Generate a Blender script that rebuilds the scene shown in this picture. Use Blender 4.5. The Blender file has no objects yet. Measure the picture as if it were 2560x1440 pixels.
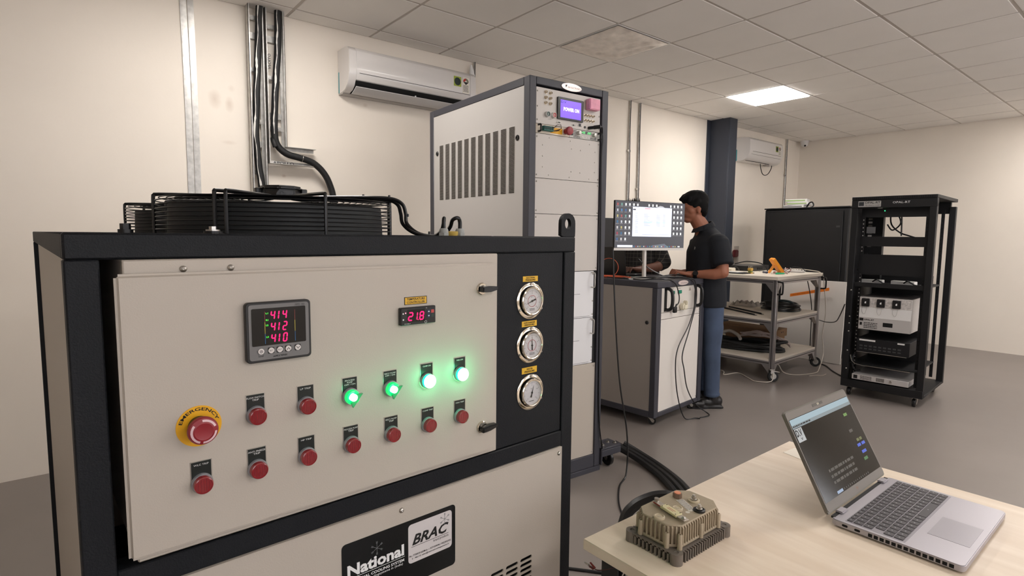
import bpy, bmesh, math, random
from mathutils import Vector, Matrix
random.seed(7)
SC = bpy.context.scene
COL = SC.collection
PI = math.pi
CAM_Z = 1.37
CEIL = 2.834
# ------------------------------------------------------------------ camera, world, exposure
cd = bpy.data.cameras.new('camera'); cam = bpy.data.objects.new('camera', cd); COL.objects.link(cam)
R_ = Vector((0.62908347, 0.77728017, 0.00946109)); U_ = Vector((-0.07787967, 0.05091184, 0.99566196)); F_ = Vector((-0.77342662, 0.62709131, -0.09256212))
cam.matrix_world = Matrix(((R_.x, U_.x, -F_.x, 0), (R_.y, U_.y, -F_.y, 0), (R_.z, U_.z, -F_.z, CAM_Z), (0, 0, 0, 1)))
cd.sensor_width = 36; cd.lens = 1403.36 / 2560 * 36; cd.clip_start = 0.02
SC.camera = cam
w = bpy.data.worlds.new('world'); SC.world = w; w.use_nodes = True
w.node_tree.nodes['Background'].inputs[0].default_value = (0.95, 0.95, 1.0, 1)
w.node_tree.nodes['Background'].inputs[1].default_value = 3.8
SC.view_settings.view_transform = 'Standard'; SC.view_settings.look = 'None'
SC.view_settings.gamma = 1; SC.view_settings.use_curve_mapping = False
SC.view_settings.exposure = 0.27
LAMP = 20.0          # radiance of a ceiling lamp's diffuser

# ------------------------------------------------------------------ materials
def lin(c):
    o = []
    for v in c:
        v = v / 255.0
        o.append(v / 12.92 if v <= 0.04045 else ((v + 0.055) / 1.055) ** 2.4)
    return tuple(o) + (1.0,)
MATS = {}
def P(name, col, rough=0.5, metal=0.0, bump=None, mottle=None, emit=0.0, spec=0.5, coat=0.0, trans=0.0, alpha=1.0):
    """col: sRGB 0-255; bump=(scale,strength); mottle=(scale,amount)"""
    if name in MATS: return MATS[name]
    m = bpy.data.materials.new(name); m.use_nodes = True
    nt = m.node_tree; b = nt.nodes['Principled BSDF']
    c = lin(col)
    b.inputs['Base Color'].default_value = c; b.inputs['Roughness'].default_value = rough; b.inputs['Metallic'].default_value = metal
    b.inputs['Specular IOR Level'].default_value = spec; b.inputs['Coat Weight'].default_value = coat
    b.inputs['Transmission Weight'].default_value = trans; b.inputs['Alpha'].default_value = alpha
    if emit: b.inputs['Emission Color'].default_value = c; b.inputs['Emission Strength'].default_value = emit
    tc = nt.nodes.new('ShaderNodeTexCoord')
    if mottle:
        n = nt.nodes.new('ShaderNodeTexNoise'); n.inputs['Scale'].default_value = mottle[0]; n.inputs['Detail'].default_value = 6
        nt.links.new(tc.outputs['Object'], n.inputs['Vector'])
        r = nt.nodes.new('ShaderNodeMapRange'); r.inputs[1].default_value = 0.3; r.inputs[2].default_value = 0.7
        r.inputs[3].default_value = 1 - mottle[1]; r.inputs[4].default_value = 1 + mottle[1] * 0.4
        nt.links.new(n.outputs['Fac'], r.inputs[0])
        x = nt.nodes.new('ShaderNodeVectorMath'); x.operation = 'SCALE'; x.inputs[0].default_value = c[:3]
        nt.links.new(r.outputs[0], x.inputs['Scale']); nt.links.new(x.outputs[0], b.inputs['Base Color'])
    if bump:
        n2 = nt.nodes.new('ShaderNodeTexNoise'); n2.inputs['Scale'].default_value = bump[0]; n2.inputs['Detail'].default_value = 2
        nt.links.new(tc.outputs['Object'], n2.inputs['Vector'])
        bp = nt.nodes.new('ShaderNodeBump'); bp.inputs['Strength'].default_value = bump[1]; bp.inputs['Distance'].default_value = 0.001
        nt.links.new(n2.outputs['Fac'], bp.inputs['Height']); nt.links.new(bp.outputs[0], b.inputs['Normal'])
    MATS[name] = m
    return m
def wood_mat():
    m = bpy.data.materials.new('maple_laminate'); m.use_nodes = True; nt = m.node_tree; b = nt.nodes['Principled BSDF']
    tc = nt.nodes.new('ShaderNodeTexCoord'); mp = nt.nodes.new('ShaderNodeMapping'); mp.inputs['Scale'].default_value = (1.2, 9, 9)
    mp.inputs['Rotation'].default_value = (0, 0, 0.12)
    n = nt.nodes.new('ShaderNodeTexNoise'); n.inputs['Scale'].default_value = 3; n.inputs['Detail'].default_value = 8; n.inputs['Distortion'].default_value = 0.6
    cr = nt.nodes.new('ShaderNodeValToRGB')
    cr.color_ramp.elements[0].position = 0.3; cr.color_ramp.elements[0].color = lin((222, 203, 180))
    cr.color_ramp.elements[1].position = 0.72; cr.color_ramp.elements[1].color = lin((236, 220, 200))
    nt.links.new(tc.outputs['Object'], mp.inputs[0]); nt.links.new(mp.outputs[0], n.inputs['Vector']); nt.links.new(n.outputs['Fac'], cr.inputs[0])
    nt.links.new(cr.outputs[0], b.inputs['Base Color']); b.inputs['Roughness'].default_value = 0.42
    return m
def plaid_mat():
    m = bpy.data.materials.new('plaid_cloth'); m.use_nodes = True; nt = m.node_tree; b = nt.nodes['Principled BSDF']
    tc = nt.nodes.new('ShaderNodeTexCoord'); sp = nt.nodes.new('ShaderNodeSeparateXYZ'); nt.links.new(tc.outputs['Object'], sp.inputs[0])
    outs = []
    for ax, per in (('Y', 0.034), ('Z', 0.034)):
        a = nt.nodes.new('ShaderNodeMath'); a.operation = 'PINGPONG'; a.inputs[1].default_value = per / 2
        nt.links.new(sp.outputs[ax], a.inputs[0])
        l = nt.nodes.new('ShaderNodeMath'); l.operation = 'LESS_THAN'; l.inputs[1].default_value = 0.0014
        nt.links.new(a.outputs[0], l.inputs[0]); outs.append(l)
    s = nt.nodes.new('ShaderNodeMath'); s.operation = 'ADD'; nt.links.new(outs[0].outputs[0], s.inputs[0]); nt.links.new(outs[1].outputs[0], s.inputs[1])
    cr = nt.nodes.new('ShaderNodeValToRGB'); cr.color_ramp.elements[0].color = lin((36, 34, 34)); cr.color_ramp.elements[1].color = lin((98, 92, 86))
    nt.links.new(s.outputs[0], cr.inputs[0]); nt.links.new(cr.outputs[0], b.inputs['Base Color']); b.inputs['Roughness'].default_value = 0.9
    return m

X_W = -4.045
CREAM = P('cream_wall_paint', (243, 234, 222), 0.75, bump=(60, 0.25), mottle=(1.3, 0.05))
def stain(m, spots):
    nt = m.node_tree; b = nt.nodes['Principled BSDF']; src = b.inputs['Base Color'].links[0].from_socket
    ge = nt.nodes.new('ShaderNodeNewGeometry'); n = nt.nodes.new('ShaderNodeTexNoise'); n.inputs['Scale'].default_value = 22; n.inputs['Detail'].default_value = 5
    for (c, r, amt) in spots:
        mp = nt.nodes.new('ShaderNodeVectorMath'); mp.operation = 'SUBTRACT'; mp.inputs[1].default_value = c; nt.links.new(ge.outputs['Position'], mp.inputs[0])
        dv = nt.nodes.new('ShaderNodeVectorMath'); dv.operation = 'DIVIDE'; dv.inputs[1].default_value = (1, r[0], r[1]); nt.links.new(mp.outputs[0], dv.inputs[0])
        ln = nt.nodes.new('ShaderNodeVectorMath'); ln.operation = 'LENGTH'; nt.links.new(dv.outputs[0], ln.inputs[0])
        ad = nt.nodes.new('ShaderNodeMath'); ad.operation = 'ADD'; nt.links.new(ln.outputs['Value'], ad.inputs[0]); nt.links.new(n.outputs['Fac'], ad.inputs[1])
        mr = nt.nodes.new('ShaderNodeMapRange'); mr.inputs[1].default_value = .75; mr.inputs[2].default_value = 1.45; mr.inputs[3].default_value = amt; mr.inputs[4].default_value = 0; nt.links.new(ad.outputs[0], mr.inputs[0])
        mx = nt.nodes.new('ShaderNodeMix'); mx.data_type = 'RGBA'; nt.links.new(mr.outputs[0], mx.inputs[0]); nt.links.new(src, mx.inputs[6]); mx.inputs[7].default_value = lin((168, 136, 108)); src = mx.outputs[2]
    nt.links.new(src, b.inputs['Base Color'])
stain(CREAM, [((X_W, .83, 2.22), (.055, .075), .30), ((X_W, .915, 2.20), (.035, .06), .28), ((X_W, .93, 2.30), (.03, .03), .12), ((X_W, .905, 1.955), (.06, .018), .15), ((X_W, 1.245, 1.766), (.018, .012), .35), ((X_W, 1.85, 2.33), (.03, .02), .25)])
TILE = P('mineral_fibre_tile', (244, 240, 235), 0.9, bump=(220, 0.35), mottle=(3, 0.02))
RAIL = P('ceiling_rail_white', (196, 188, 180), 0.6)
FLOOR = P('grey_epoxy_floor', (130, 122, 117), 0.33, mottle=(2.2, 0.07), bump=(12, 0.08))
BEIGE = P('beige_powder_coat', (190, 181, 170), 0.5, bump=(420, 0.18))
BEIGE2 = P('pale_grey_powder_coat', (196, 192, 188), 0.5, bump=(420, 0.25))
PANELG = P('front_panel_grey', (202, 196, 190), 0.45, bump=(300, 0.2))
SILVERP = P('bright_front_panel', (228, 228, 230), 0.45)
CHAR = P('charcoal_powder_coat', (27, 29, 33), 0.55, bump=(420, 0.7), mottle=(6, 0.05), spec=0.22)
CHAR2 = P('slate_powder_coat', (60, 60, 68), 0.5, bump=(400, 0.3))
COLM = P('column_blue_grey', (46, 51, 62), 0.6, bump=(40, 0.1))
BLACK = P('black_plastic', (18, 18, 20), 0.35)
GBLACK = P('glossy_black_wire', (14, 14, 17), 0.3)
MBLACK = P('matte_black', (15, 15, 16), 0.7)
RACKB = P('rack_black_paint', (21, 21, 23), 0.55, bump=(200, 0.15), spec=.35)
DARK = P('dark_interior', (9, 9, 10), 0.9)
CHROME = P('chrome', (222, 214, 200), 0.1, 1.0)
STEEL = P('zinc_steel', (190, 186, 180), 0.3, 1.0)
GALV = P('galvanised_steel', (196, 194, 190), 0.42, 0.75, mottle=(30, 0.25), bump=(50, 0.3))
ALU = P('aluminium_extrusion', (172, 168, 168), 0.38, 0.8)
WHITE = P('white_plastic', (226, 224, 222), 0.35)
WHITEM = P('white_print', (235, 235, 235), 0.6)
OFFW = P('off_white_laminate', (226, 216, 202), 0.45)
BLKP = P('black_print', (16, 14, 14), 0.6)
YEL = P('yellow_label', (226, 178, 44), 0.5)
YELW = P('warm_yellow_plate', (238, 176, 22), 0.45)
RED = P('red_lens', (138, 26, 34), 0.18, coat=0.6)
REDM = P('red_mushroom', (146, 34, 44), 0.4)
REDLED = P('red_led', (255, 0, 100), 0.4, emit=1.0)
GREENLED = P('green_led', (70, 240, 60), 0.4, emit=1.1)
GREENRING = P('green_lamp_wall', (0, 225, 120), 0.3, emit=12.0)
GREENLENS = P('green_lens_lit', (0, 200, 100), 0.15, emit=1.0, coat=0.6)
GREENHOT = P('green_lamp_core', (190, 255, 225), 0.3, emit=6.0)
HOSE = P('black_foam_insulation', (24, 24, 25), 0.6, bump=(60, 0.5), mottle=(20, 0.3))
CARD = P('cardboard', (150, 118, 88), 0.85, mottle=(8, 0.1))
MAPLE = wood_mat()
ORANGE = P('orange_rubber', (232, 148, 30), 0.5)
SKIN = P('skin', (150, 94, 70), 0.55, mottle=(9, 0.08))
SKIN2 = P('skin_dark', (124, 82, 66), 0.5, mottle=(9, 0.08))
HAIR = P('black_hair', (10, 9, 10), 0.8, bump=(180, 0.8), spec=.2)
NAVY = P('navy_polo_cloth', (14, 18, 26), 0.88, bump=(300, 0.4), mottle=(4, 0.12))
DENIM = P('blue_denim', (64, 78, 102), 0.85, bump=(200, 0.5), mottle=(7, 0.3))
PLAID = plaid_mat()

# ------------------------------------------------------------------ mesh builder
class MB:
    def __init__(s, M=None): s.v = []; s.f = []; s.M = M
    def add(s, vs, fs):
        n = len(s.v)
        if s.M: vs = [s.M(*q) for q in vs]
        s.v += [tuple(q) for q in vs]; s.f += [tuple(i + n for i in f) for f in fs]; return s
    def box(s, x0, x1, y0, y1, z0, z1):
        return s.add([(x0, y0, z0), (x1, y0, z0), (x1, y1, z0), (x0, y1, z0), (x0, y0, z1), (x1, y0, z1), (x1, y1, z1), (x0, y1, z1)],
                     [(0, 3, 2, 1), (4, 5, 6, 7), (0, 1, 5, 4), (1, 2, 6, 5), (2, 3, 7, 6), (3, 0, 4, 7)])
    def cbox(s, c, d): return s.box(c[0] - d[0] / 2, c[0] + d[0] / 2, c[1] - d[1] / 2, c[1] + d[1] / 2, c[2] - d[2] / 2, c[2] + d[2] / 2)
    def cyl(s, p0, p1, r0, r1=None, seg=16, cap0=True, cap1=True):
        p0 = Vector(p0); p1 = Vector(p1); r1 = r0 if r1 is None else r1
        a = (p1 - p0).normalized(); t = Vector((0, 0, 1)) if abs(a.z) < 0.9 else Vector((1, 0, 0))
        e1 = a.cross(t).normalized(); e2 = a.cross(e1)
        vs = []
        for p, r in ((p0, r0), (p1, r1)):
            for i in range(seg):
                an = 2 * PI * i / seg; vs.append(p + e1 * (math.cos(an) * r) + e2 * (math.sin(an) * r))
        fs = [(i, i + seg, (i + 1) % seg + seg, (i + 1) % seg) for i in range(seg)]
        if cap0: fs.append(tuple(range(seg)))
        if cap1: fs.append(tuple(reversed(range(seg, 2 * seg))))
        return s.add(vs, fs)
    def lathe(s, prof, o, axis=(1, 0, 0), seg=24, sy=1.0):
        """prof [(r,h)] turned about axis through o; closes with poles when r==0"""
        o = Vector(o); a = Vector(axis).normalized(); t = Vector((0, 0, 1)) if abs(a.z) < 0.9 else Vector((1, 0, 0))
        e1 = t.cross(a).normalized(); e2 = a.cross(e1)
        vs = []; idx = []
        for r, h in prof:
            if r < 1e-7: idx.append([len(vs)]); vs.append(o + a * h)
            else:
                idx.append(list(range(len(vs), len(vs) + seg)))
                for i in range(seg):
                    an = 2 * PI * i / seg; vs.append(o + a * h + e1 * (math.cos(an) * r * sy) + e2 * (math.sin(an) * r))
        fs = []
        for A, B in zip(idx, idx[1:]):
            for i in range(seg):
                j = (i + 1) % seg
                if len(A) == 1 and len(B) == 1: continue
                if len(A) == 1: fs.append((A[0], B[j], B[i]))
                elif len(B) == 1: fs.append((A[i], A[j], B[0]))
                else: fs.append((A[i], A[j], B[j], B[i]))
        return s.add(vs, fs)
    def tube(s, pts, r, seg=8, smooth=6, cap=True):
        pts = [Vector(q) for q in pts]
        if smooth and len(pts) > 2:
            out = []
            for i in range(len(pts) - 1):
                p0 = pts[max(i - 1, 0)]; p1 = pts[i]; p2 = pts[i + 1]; p3 = pts[min(i + 2, len(pts) - 1)]
                for k in range(smooth):
                    t = k / smooth
                    out.append(0.5 * ((2 * p1) + (p2 - p0) * t + (2 * p0 - 5 * p1 + 4 * p2 - p3) * t * t + (3 * p1 - p0 - 3 * p2 + p3) * t ** 3))
            out.append(pts[-1]); pts = out
        rs = r if isinstance(r, (list, tuple)) else None
        n = None; vs = []; N = len(pts)
        for i, q in enumerate(pts):
            t = (pts[min(i + 1, N - 1)] - pts[max(i - 1, 0)])
            if t.length < 1e-9: t = Vector((0, 0, 1))
            t.normalize()
            if n is None:
                u = Vector((0, 0, 1)) if abs(t.z) < 0.9 else Vector((1, 0, 0)); n = t.cross(u).normalized()
            else:
                n = (n - t * n.dot(t))
                n = n.normalized() if n.length > 1e-6 else t.orthogonal().normalized()
            b = t.cross(n); rr = rs[min(int(i * len(rs) / N), len(rs) - 1)] if rs else r
            for k in range(seg):
                an = 2 * PI * k / seg; vs.append(q + n * math.cos(an) * rr + b * math.sin(an) * rr)
        fs = []
        for i in range(N - 1):
            for k in range(seg):
                k2 = (k + 1) % seg; fs.append((i * seg + k, i * seg + k2, (i + 1) * seg + k2, (i + 1) * seg + k))
        if cap: fs.append(tuple(reversed(range(seg)))); fs.append(tuple(range((N - 1) * seg, N * seg)))
        return s.add(vs, fs)
    def ring(s, c, R, r, seg=48, rs=6, axis=(0, 0, 1)):
        c = Vector(c); a = Vector(axis).normalized(); e1 = a.orthogonal().normalized(); e2 = a.cross(e1); vs = []; fs = []
        for i in range(seg):
            an = 2 * PI * i / seg; d = e1 * math.cos(an) + e2 * math.sin(an)
            for k in range(rs):
                bn = 2 * PI * k / rs; vs.append(c + d * (R + r * math.cos(bn)) + a * (r * math.sin(bn)))
        for i in range(seg):
            for k in range(rs):
                i2 = (i + 1) % seg; k2 = (k + 1) % rs; fs.append((i * rs + k, i2 * rs + k, i2 * rs + k2, i * rs + k2))
        return s.add(vs, fs)
    def prism(s, poly, d0, d1, axis='x'):
        """poly in the two other axes, in cyclic order (x:(y,z) y:(x,z) z:(x,y))"""
        def mp(a, b, d): return (d, a, b) if axis == 'x' else ((a, d, b) if axis == 'y' else (a, b, d))
        n = len(poly); vs = [mp(a, b, d0) for a, b in poly] + [mp(a, b, d1) for a, b in poly]
        fs = [tuple(reversed(range(n))), tuple(range(n, 2 * n))] + [(i, (i + 1) % n, (i + 1) % n + n, i + n) for i in range(n)]
        return s.add(vs, fs)
    def quad(s, a, b, c, d): return s.add([a, b, c, d], [(0, 1, 2, 3)])
    def build(s, name, mat, parent=None, bev=0.0, label=None, cat=None, group=None, kind=None, seg=1, flat=False):
        me = bpy.data.meshes.new(name); me.from_pydata(s.v, [], s.f)
        bm = bmesh.new(); bm.from_mesh(me); bmesh.ops.recalc_face_normals(bm, faces=bm.faces)
        if bev:
            ed = [e for e in bm.edges if len(e.link_faces) == 2 and e.calc_face_angle(0) > 0.5]
            bmesh.ops.bevel(bm, geom=ed, offset=bev, segments=seg, affect='EDGES', clamp_overlap=True)
        bm.to_mesh(me); bm.free()
        if not flat:
            me.polygons.foreach_set('use_smooth', [True] * len(me.polygons)); me.set_sharp_from_angle(angle=math.radians(38))
        me.materials.append(mat)
        o = bpy.data.objects.new(name, me); COL.objects.link(o)
        if parent: o.parent = parent
        return tag(o, label, cat, group, kind)
def tag(o, label=None, cat=None, group=None, kind=None):
    for k, v in (('label', label), ('category', cat), ('group', group), ('kind', kind)):
        if v: o[k] = v
    return o
def thing(name, label, cat, loc=(0, 0, 0), deg=0.0, group=None):
    o = bpy.data.objects.new(name, None); COL.objects.link(o); o.empty_display_size = 0.05
    o.location = loc; o.rotation_euler = (0, 0, math.radians(deg)); return tag(o, label, cat, group)
def dup(root, loc=None, deg=None, label=None):
    def cp(o, par):
        c = o.copy(); COL.objects.link(c); c.parent = par
        for ch in [q for q in bpy.data.objects if q.parent == o]: cp(ch, c)
        return c
    r = cp(root, None)
    if loc is not None: r.location = loc
    if deg is not None: r.rotation_euler = (0, 0, math.radians(deg))
    if label: r['label'] = label
    return r
def rrect(a0, a1, b0, b1, r, n=4):
    o = []
    for cx, cy, s0 in ((a1 - r, b1 - r, 0), (a0 + r, b1 - r, 90), (a0 + r, b0 + r, 180), (a1 - r, b0 + r, 270)):
        for i in range(n + 1):
            an = math.radians(s0 + 90 * i / n); o.append((cx + r * math.cos(an), cy + r * math.sin(an)))
    return o
def oval(cx, cy, a, b, n=32): return [(cx + a * math.cos(2 * PI * i / n), cy + b * math.sin(2 * PI * i / n)) for i in range(n)]
def perf(mb, a0, a1, b0, b1, holes, M, depth=0.002, octo=False):
    """flat sheet a0..a1 x b0..b1 with real holes; M(a,b,d)->xyz"""
    A = sorted({a0, a1} | {h[0] for h in holes} | {h[1] for h in holes}); B = sorted({b0, b1} | {h[2] for h in holes} | {h[3] for h in holes})
    hs = {(round(h[0], 5), round(h[2], 5)) for h in holes}
    for i in range(len(A) - 1):
        for j in range(len(B) - 1):
            x0, x1, y0, y1 = A[i], A[i + 1], B[j], B[j + 1]
            if (round(x0, 5), round(y0, 5)) in hs:
                if octo:
                    k = (y1 - y0) * 0.48
                    o = [(x0 + k, y0), (x1 - k, y0), (x1 - k * .29, y0 + k * .29), (x1, y0 + k), (x1, y1 - k), (x1 - k * .29, y1 - k * .29), (x1 - k, y1), (x0 + k, y1), (x0 + k * .29, y1 - k * .29), (x0, y1 - k), (x0, y0 + k), (x0 + k * .29, y0 + k * .29)]
                    for (p, q, r, c) in ((1, 2, 3, (x1, y0)), (4, 5, 6, (x1, y1)), (7, 8, 9, (x0, y1)), (10, 11, 0, (x0, y0))):
                        mb.add([M(*c, 0), M(*o[p], 0), M(*o[q], 0), M(*o[r], 0)], [(0, 1, 2), (0, 2, 3)])
                else: o = [(x0, y0), (x1, y0), (x1, y1), (x0, y1)]
                n = len(o)
                mb.add([M(*p, 0) for p in o] + [M(*p, -depth) for p in o], [(q, (q + 1) % n, (q + 1) % n + n, q + n) for q in range(n)])
            else: mb.quad(M(x0, y0, 0), M(x1, y0, 0), M(x1, y1, 0), M(x0, y1, 0))
IDM = lambda d, u, v: (d, u, v)
def text(s, parent, mat, u0, u1, v0, v1, d, M=IDM, name='lettering', bold=0.0, shear=0.0, arc=None, spacing=1.0):
    """flat printed lettering fitted into u0..u1, v0..v1 at depth d"""
    cu = bpy.data.curves.new('tmp', 'FONT'); cu.body = s; cu.size = 1; cu.resolution_u = 2; cu.offset = bold; cu.shear = shear; cu.space_character = spacing
    cu.align_x = 'CENTER'
    ob = bpy.data.objects.new('tmp', cu); COL.objects.link(ob)
    dg = bpy.context.evaluated_depsgraph_get(); dg.update(); me = bpy.data.meshes.new_from_object(ob.evaluated_get(dg))
    bpy.data.objects.remove(ob); bpy.data.curves.remove(cu)
    xs = [q.co.x for q in me.vertices]; ys = [q.co.y for q in me.vertices]
    if not xs: return None
    ax, bx, ay, by = min(xs), max(xs), min(ys), max(ys)
    for q in me.vertices:
        a = (q.co.x - ax) / (bx - ax); b = (q.co.y - ay) / max(by - ay, 1e-6)
        if arc:   # arc=(cu,cv,r0,r1,deg0,deg1)
            an = math.radians(arc[4] + (arc[5] - arc[4]) * a); rr = arc[2] + (arc[3] - arc[2]) * b
            q.co = M(d, arc[0] + rr * math.cos(an), arc[1] + rr * math.sin(an))
        else: q.co = M(d, u0 + (u1 - u0) * a, v0 + (v1 - v0) * b)
    me.materials.clear(); me.materials.append(mat); me.name = name
    o = bpy.data.objects.new(name, me); COL.objects.link(o); o.parent = parent
    return o
def scribble(parent, mat, u0, u1, v0, v1, d, rows, M=IDM, name='small_print', seed=1):
    """rows of illegibly small print as flat dashes"""
    rd = random.Random(seed); mb = MB(); h = (v1 - v0) / rows
    for i in range(rows):
        x = u0
        while x < u1 - 0.04 * (u1 - u0):
            l = rd.uniform(0.04, 0.16) * (u1 - u0); x2 = min(x + l, u1); z = v1 - (i + 0.7) * h
            mb.add([M(d, x, z), M(d, x2, z), M(d, x2, z + h * 0.45), M(d, x, z + h * 0.45)], [(0, 1, 2, 3)]); x = x2 + 0.025 * (u1 - u0)
    return mb.build(name, mat, parent, flat=True)
def rbox(name, mat, parent, x0, x1, y0, y1, z0, z1, r, M=None, n=4, bev=0.0, **k):
    return MB(M).prism(rrect(y0, y1, z0, z1, r, n), x0, x1, 'x').build(name, mat, parent, bev=bev, **k)
def box(name, mat, parent, x0, x1, y0, y1, z0, z1, bev=0.0, M=None, **k):
    return MB(M).box(x0, x1, y0, y1, z0, z1).build(name, mat, parent, bev=bev, **k)
def screw(parent, x, u, z, r=0.005, name='screw', mat=None):
    mb = MB(); mb.lathe([(r, 0), (r, r * 0.25), (r * 0.75, r * 0.6), (r * 0.3, r * 0.75), (0, r * 0.5)], (x, u, z), (1, 0, 0), 12)
    return mb.build(name, mat or STEEL, parent)
def seg_digit(mb, ch, u, v, w, h, d, M=IDM, t=None, sl=0.12):
    t = t or w * 0.24
    S = {'0': 'abcdef', '1': 'bc', '2': 'abged', '4': 'fgbc', '8': 'abcdefg'}[ch]
    G = {'a': ((0, h), (w, h)), 'b': ((w, h), (w, h / 2)), 'c': ((w, h / 2), (w, 0)), 'd': ((0, 0), (w, 0)), 'e': ((0, 0), (0, h / 2)), 'f': ((0, h / 2), (0, h)), 'g': ((0, h / 2), (w, h / 2))}
    for c in S:
        (xa, ya), (xb, yb) = G[c]; hor = ya == yb
        if hor: q = [(xa, ya), (xa + t / 2, ya + t / 2), (xb - t / 2, ya + t / 2), (xb, yb), (xb - t / 2, ya - t / 2), (xa + t / 2, ya - t / 2)]
        else:
            y0, y1 = min(ya, yb), max(ya, yb); q = [(xa, y0), (xa + t / 2, y0 + t / 2), (xa + t / 2, y1 - t / 2), (xa, y1), (xa - t / 2, y1 - t / 2), (xa - t / 2, y0 + t / 2)]
        mb.add([M(d, u + a + b * sl, v + b) for a, b in q], [(0, 1, 2, 3, 4, 5)])

# ------------------------------------------------------------------ the room
X0, X1, Y0, Y1 = -4.045, 3.2, -2.6, 8.93
MB().box(X0 - .1, X1 + .1, Y0 - .1, Y1 + .1, -0.1, 0).build('floor', FLOOR, kind='structure', label='smooth grey epoxy floor of the lab')
MB().box(X0 - .15, X0, Y0 - .1, Y1 + .1, -0.02, CEIL + .15).build('wall_left', CREAM, kind='structure', label='cream wall carrying the air conditioners and cable trays')
MB().box(X0 - .1, X1 + .1, Y1, Y1 + .15, -0.02, CEIL + .15).build('wall_far', CREAM, kind='structure', label='cream far wall behind the black racks')
wr = MB(); ADDED_WIN = [(-1.6, .2), (1.0, 2.8), (3.6, 5.4), (6.2, 8.0)]; WZ = (.95, 2.25)  # unseen windows, added so that daylight lifts the dark ceiling
wr.box(X1, X1 + .15, Y0 - .1, Y1 + .1, -0.02, WZ[0]); wr.box(X1, X1 + .15, Y0 - .1, Y1 + .1, WZ[1], CEIL + .15); yy_ = Y0 - .1
for a_, b_ in ADDED_WIN + [(Y1 + .1, 0)]: wr.box(X1, X1 + .15, yy_, a_, WZ[0], WZ[1]); yy_ = b_
wr.build('wall_right', CREAM, kind='structure')
def added_pane_mat():
    m = bpy.data.materials.new('window_glass'); m.use_nodes = True; nt = m.node_tree; nt.nodes.clear()
    o = nt.nodes.new('ShaderNodeOutputMaterial'); mx = nt.nodes.new('ShaderNodeMixShader'); t = nt.nodes.new('ShaderNodeBsdfTransparent'); g = nt.nodes.new('ShaderNodeBsdfGlossy'); g.inputs['Roughness'].default_value = 0.02
    mx.inputs[0].default_value = .06; nt.links.new(t.outputs[0], mx.inputs[1]); nt.links.new(g.outputs[0], mx.inputs[2]); nt.links.new(mx.outputs[0], o.inputs[0]); return m
ADDED_PANE = added_pane_mat()
for k_, (a_, b_) in enumerate(ADDED_WIN):
    f_ = MB(); f_.box(X1 + .04, X1 + .09, a_, a_ + .05, *WZ); f_.box(X1 + .04, X1 + .09, b_ - .05, b_, *WZ); f_.box(X1 + .04, X1 + .09, a_ + .05, b_ - .05, WZ[0], WZ[0] + .05); f_.box(X1 + .04, X1 + .09, a_ + .05, b_ - .05, WZ[1] - .05, WZ[1]); f_.box(X1 + .045, X1 + .085, (a_ + b_) / 2 - .025, (a_ + b_) / 2 + .025, WZ[0] + .05, WZ[1] - .05)
    f_ = f_.build('window_%d' % (k_ + 1), WHITE, kind='structure')  # frame of an added daylight opening, out of view
    for q0, q1 in ((a_ + .05, (a_ + b_) / 2 - .025), ((a_ + b_) / 2 + .025, b_ - .05)): MB().box(X1 + .062, X1 + .066, q0, q1, WZ[0] + .05, WZ[1] - .05).build('window_pane', ADDED_PANE, f_)
MB().box(X0 - .1, X1 + .1, Y0 - .15, Y0, -0.02, CEIL + .15).build('wall_near', CREAM, kind='structure')
ceil = MB().box(X0 - .1, X1 + .1, Y0 - .1, Y1 + .1, CEIL + .1, CEIL + .2).build('ceiling', RAIL, kind='structure', label='suspended ceiling of square white mineral tiles on a metal grid')
GX, GY = -2.671, 3.0875
gx = sorted([GX + .6 * i for i in range(-2, 10)]); gy = sorted([GY + .6 * j for j in range(-9, 10)])
gx = [X0] + [q for q in gx if X0 + .05 < q < X1 - .02] + [X1]; gy = [Y0] + [q for q in gy if Y0 + .05 < q < Y1 - .02] + [Y1]
for q in gx[1:-1]: MB().box(q - .012, q + .012, Y0, Y1, CEIL, CEIL + .03).build('ceiling_rail', RAIL, ceil)
for q in gy[1:-1]: MB().box(X0, X1, q - .012, q + .012, CEIL + .0005, CEIL + .03).build('ceiling_rail', RAIL, ceil)
MB().box(X0, X0 + .022, Y0, Y1, CEIL - .002, CEIL + .02).build('edge_trim', RAIL, ceil)
MB().box(X0, X1, Y1 - .022, Y1, CEIL - .002, CEIL + .02).build('edge_trim', RAIL, ceil)
LAMPS = {(-1, -4), (-1, 0), (-1, 4), (3, 0), (3, 4), (3, 8), (7, -4), (7, 0), (7, 4)}
lit = {}
for i in (1, 5, 9):
    for j in (-6, -2, 2, 6): lit[(i, j)] = 1
tile_mesh = None
def gidx(q, g): return round((q - g) / .6)
for a, b in zip(gx, gx[1:]):
    for c, d in zip(gy, gy[1:]):
        i = gidx(a, GX) + 2 if a > X0 else 0; j = gidx(c, GY)
        full = abs(b - a - .6) < 1e-3 and abs(d - c - .6) < 1e-3
        islamp = full and (round((a - GX) / .6), j) in LAMPS
        cx, cy = (a + b) / 2, (c + d) / 2
        if islamp: lit[(cx, cy)] = (round((a - GX) / .6), j); continue
        if full:
            if tile_mesh is None:
                t0 = MB().box(-.290, .290, -.290, .290, -.004, .012).build('ceiling_tile', TILE, ceil, bev=.003); tile_mesh = t0.data; t0.location = (cx, cy, CEIL)
            else:
                o = bpy.data.objects.new('ceiling_tile', tile_mesh); COL.objects.link(o); o.parent = ceil; o.location = (cx, cy, CEIL)
        else: MB().box(a + .010, b - .010, c + .010, d - .010, CEIL - .004, CEIL + .012).build('ceiling_tile', TILE, ceil)
DIFF = P('lamp_diffuser_lit', (255, 250, 245), 0.4, emit=LAMP)
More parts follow.
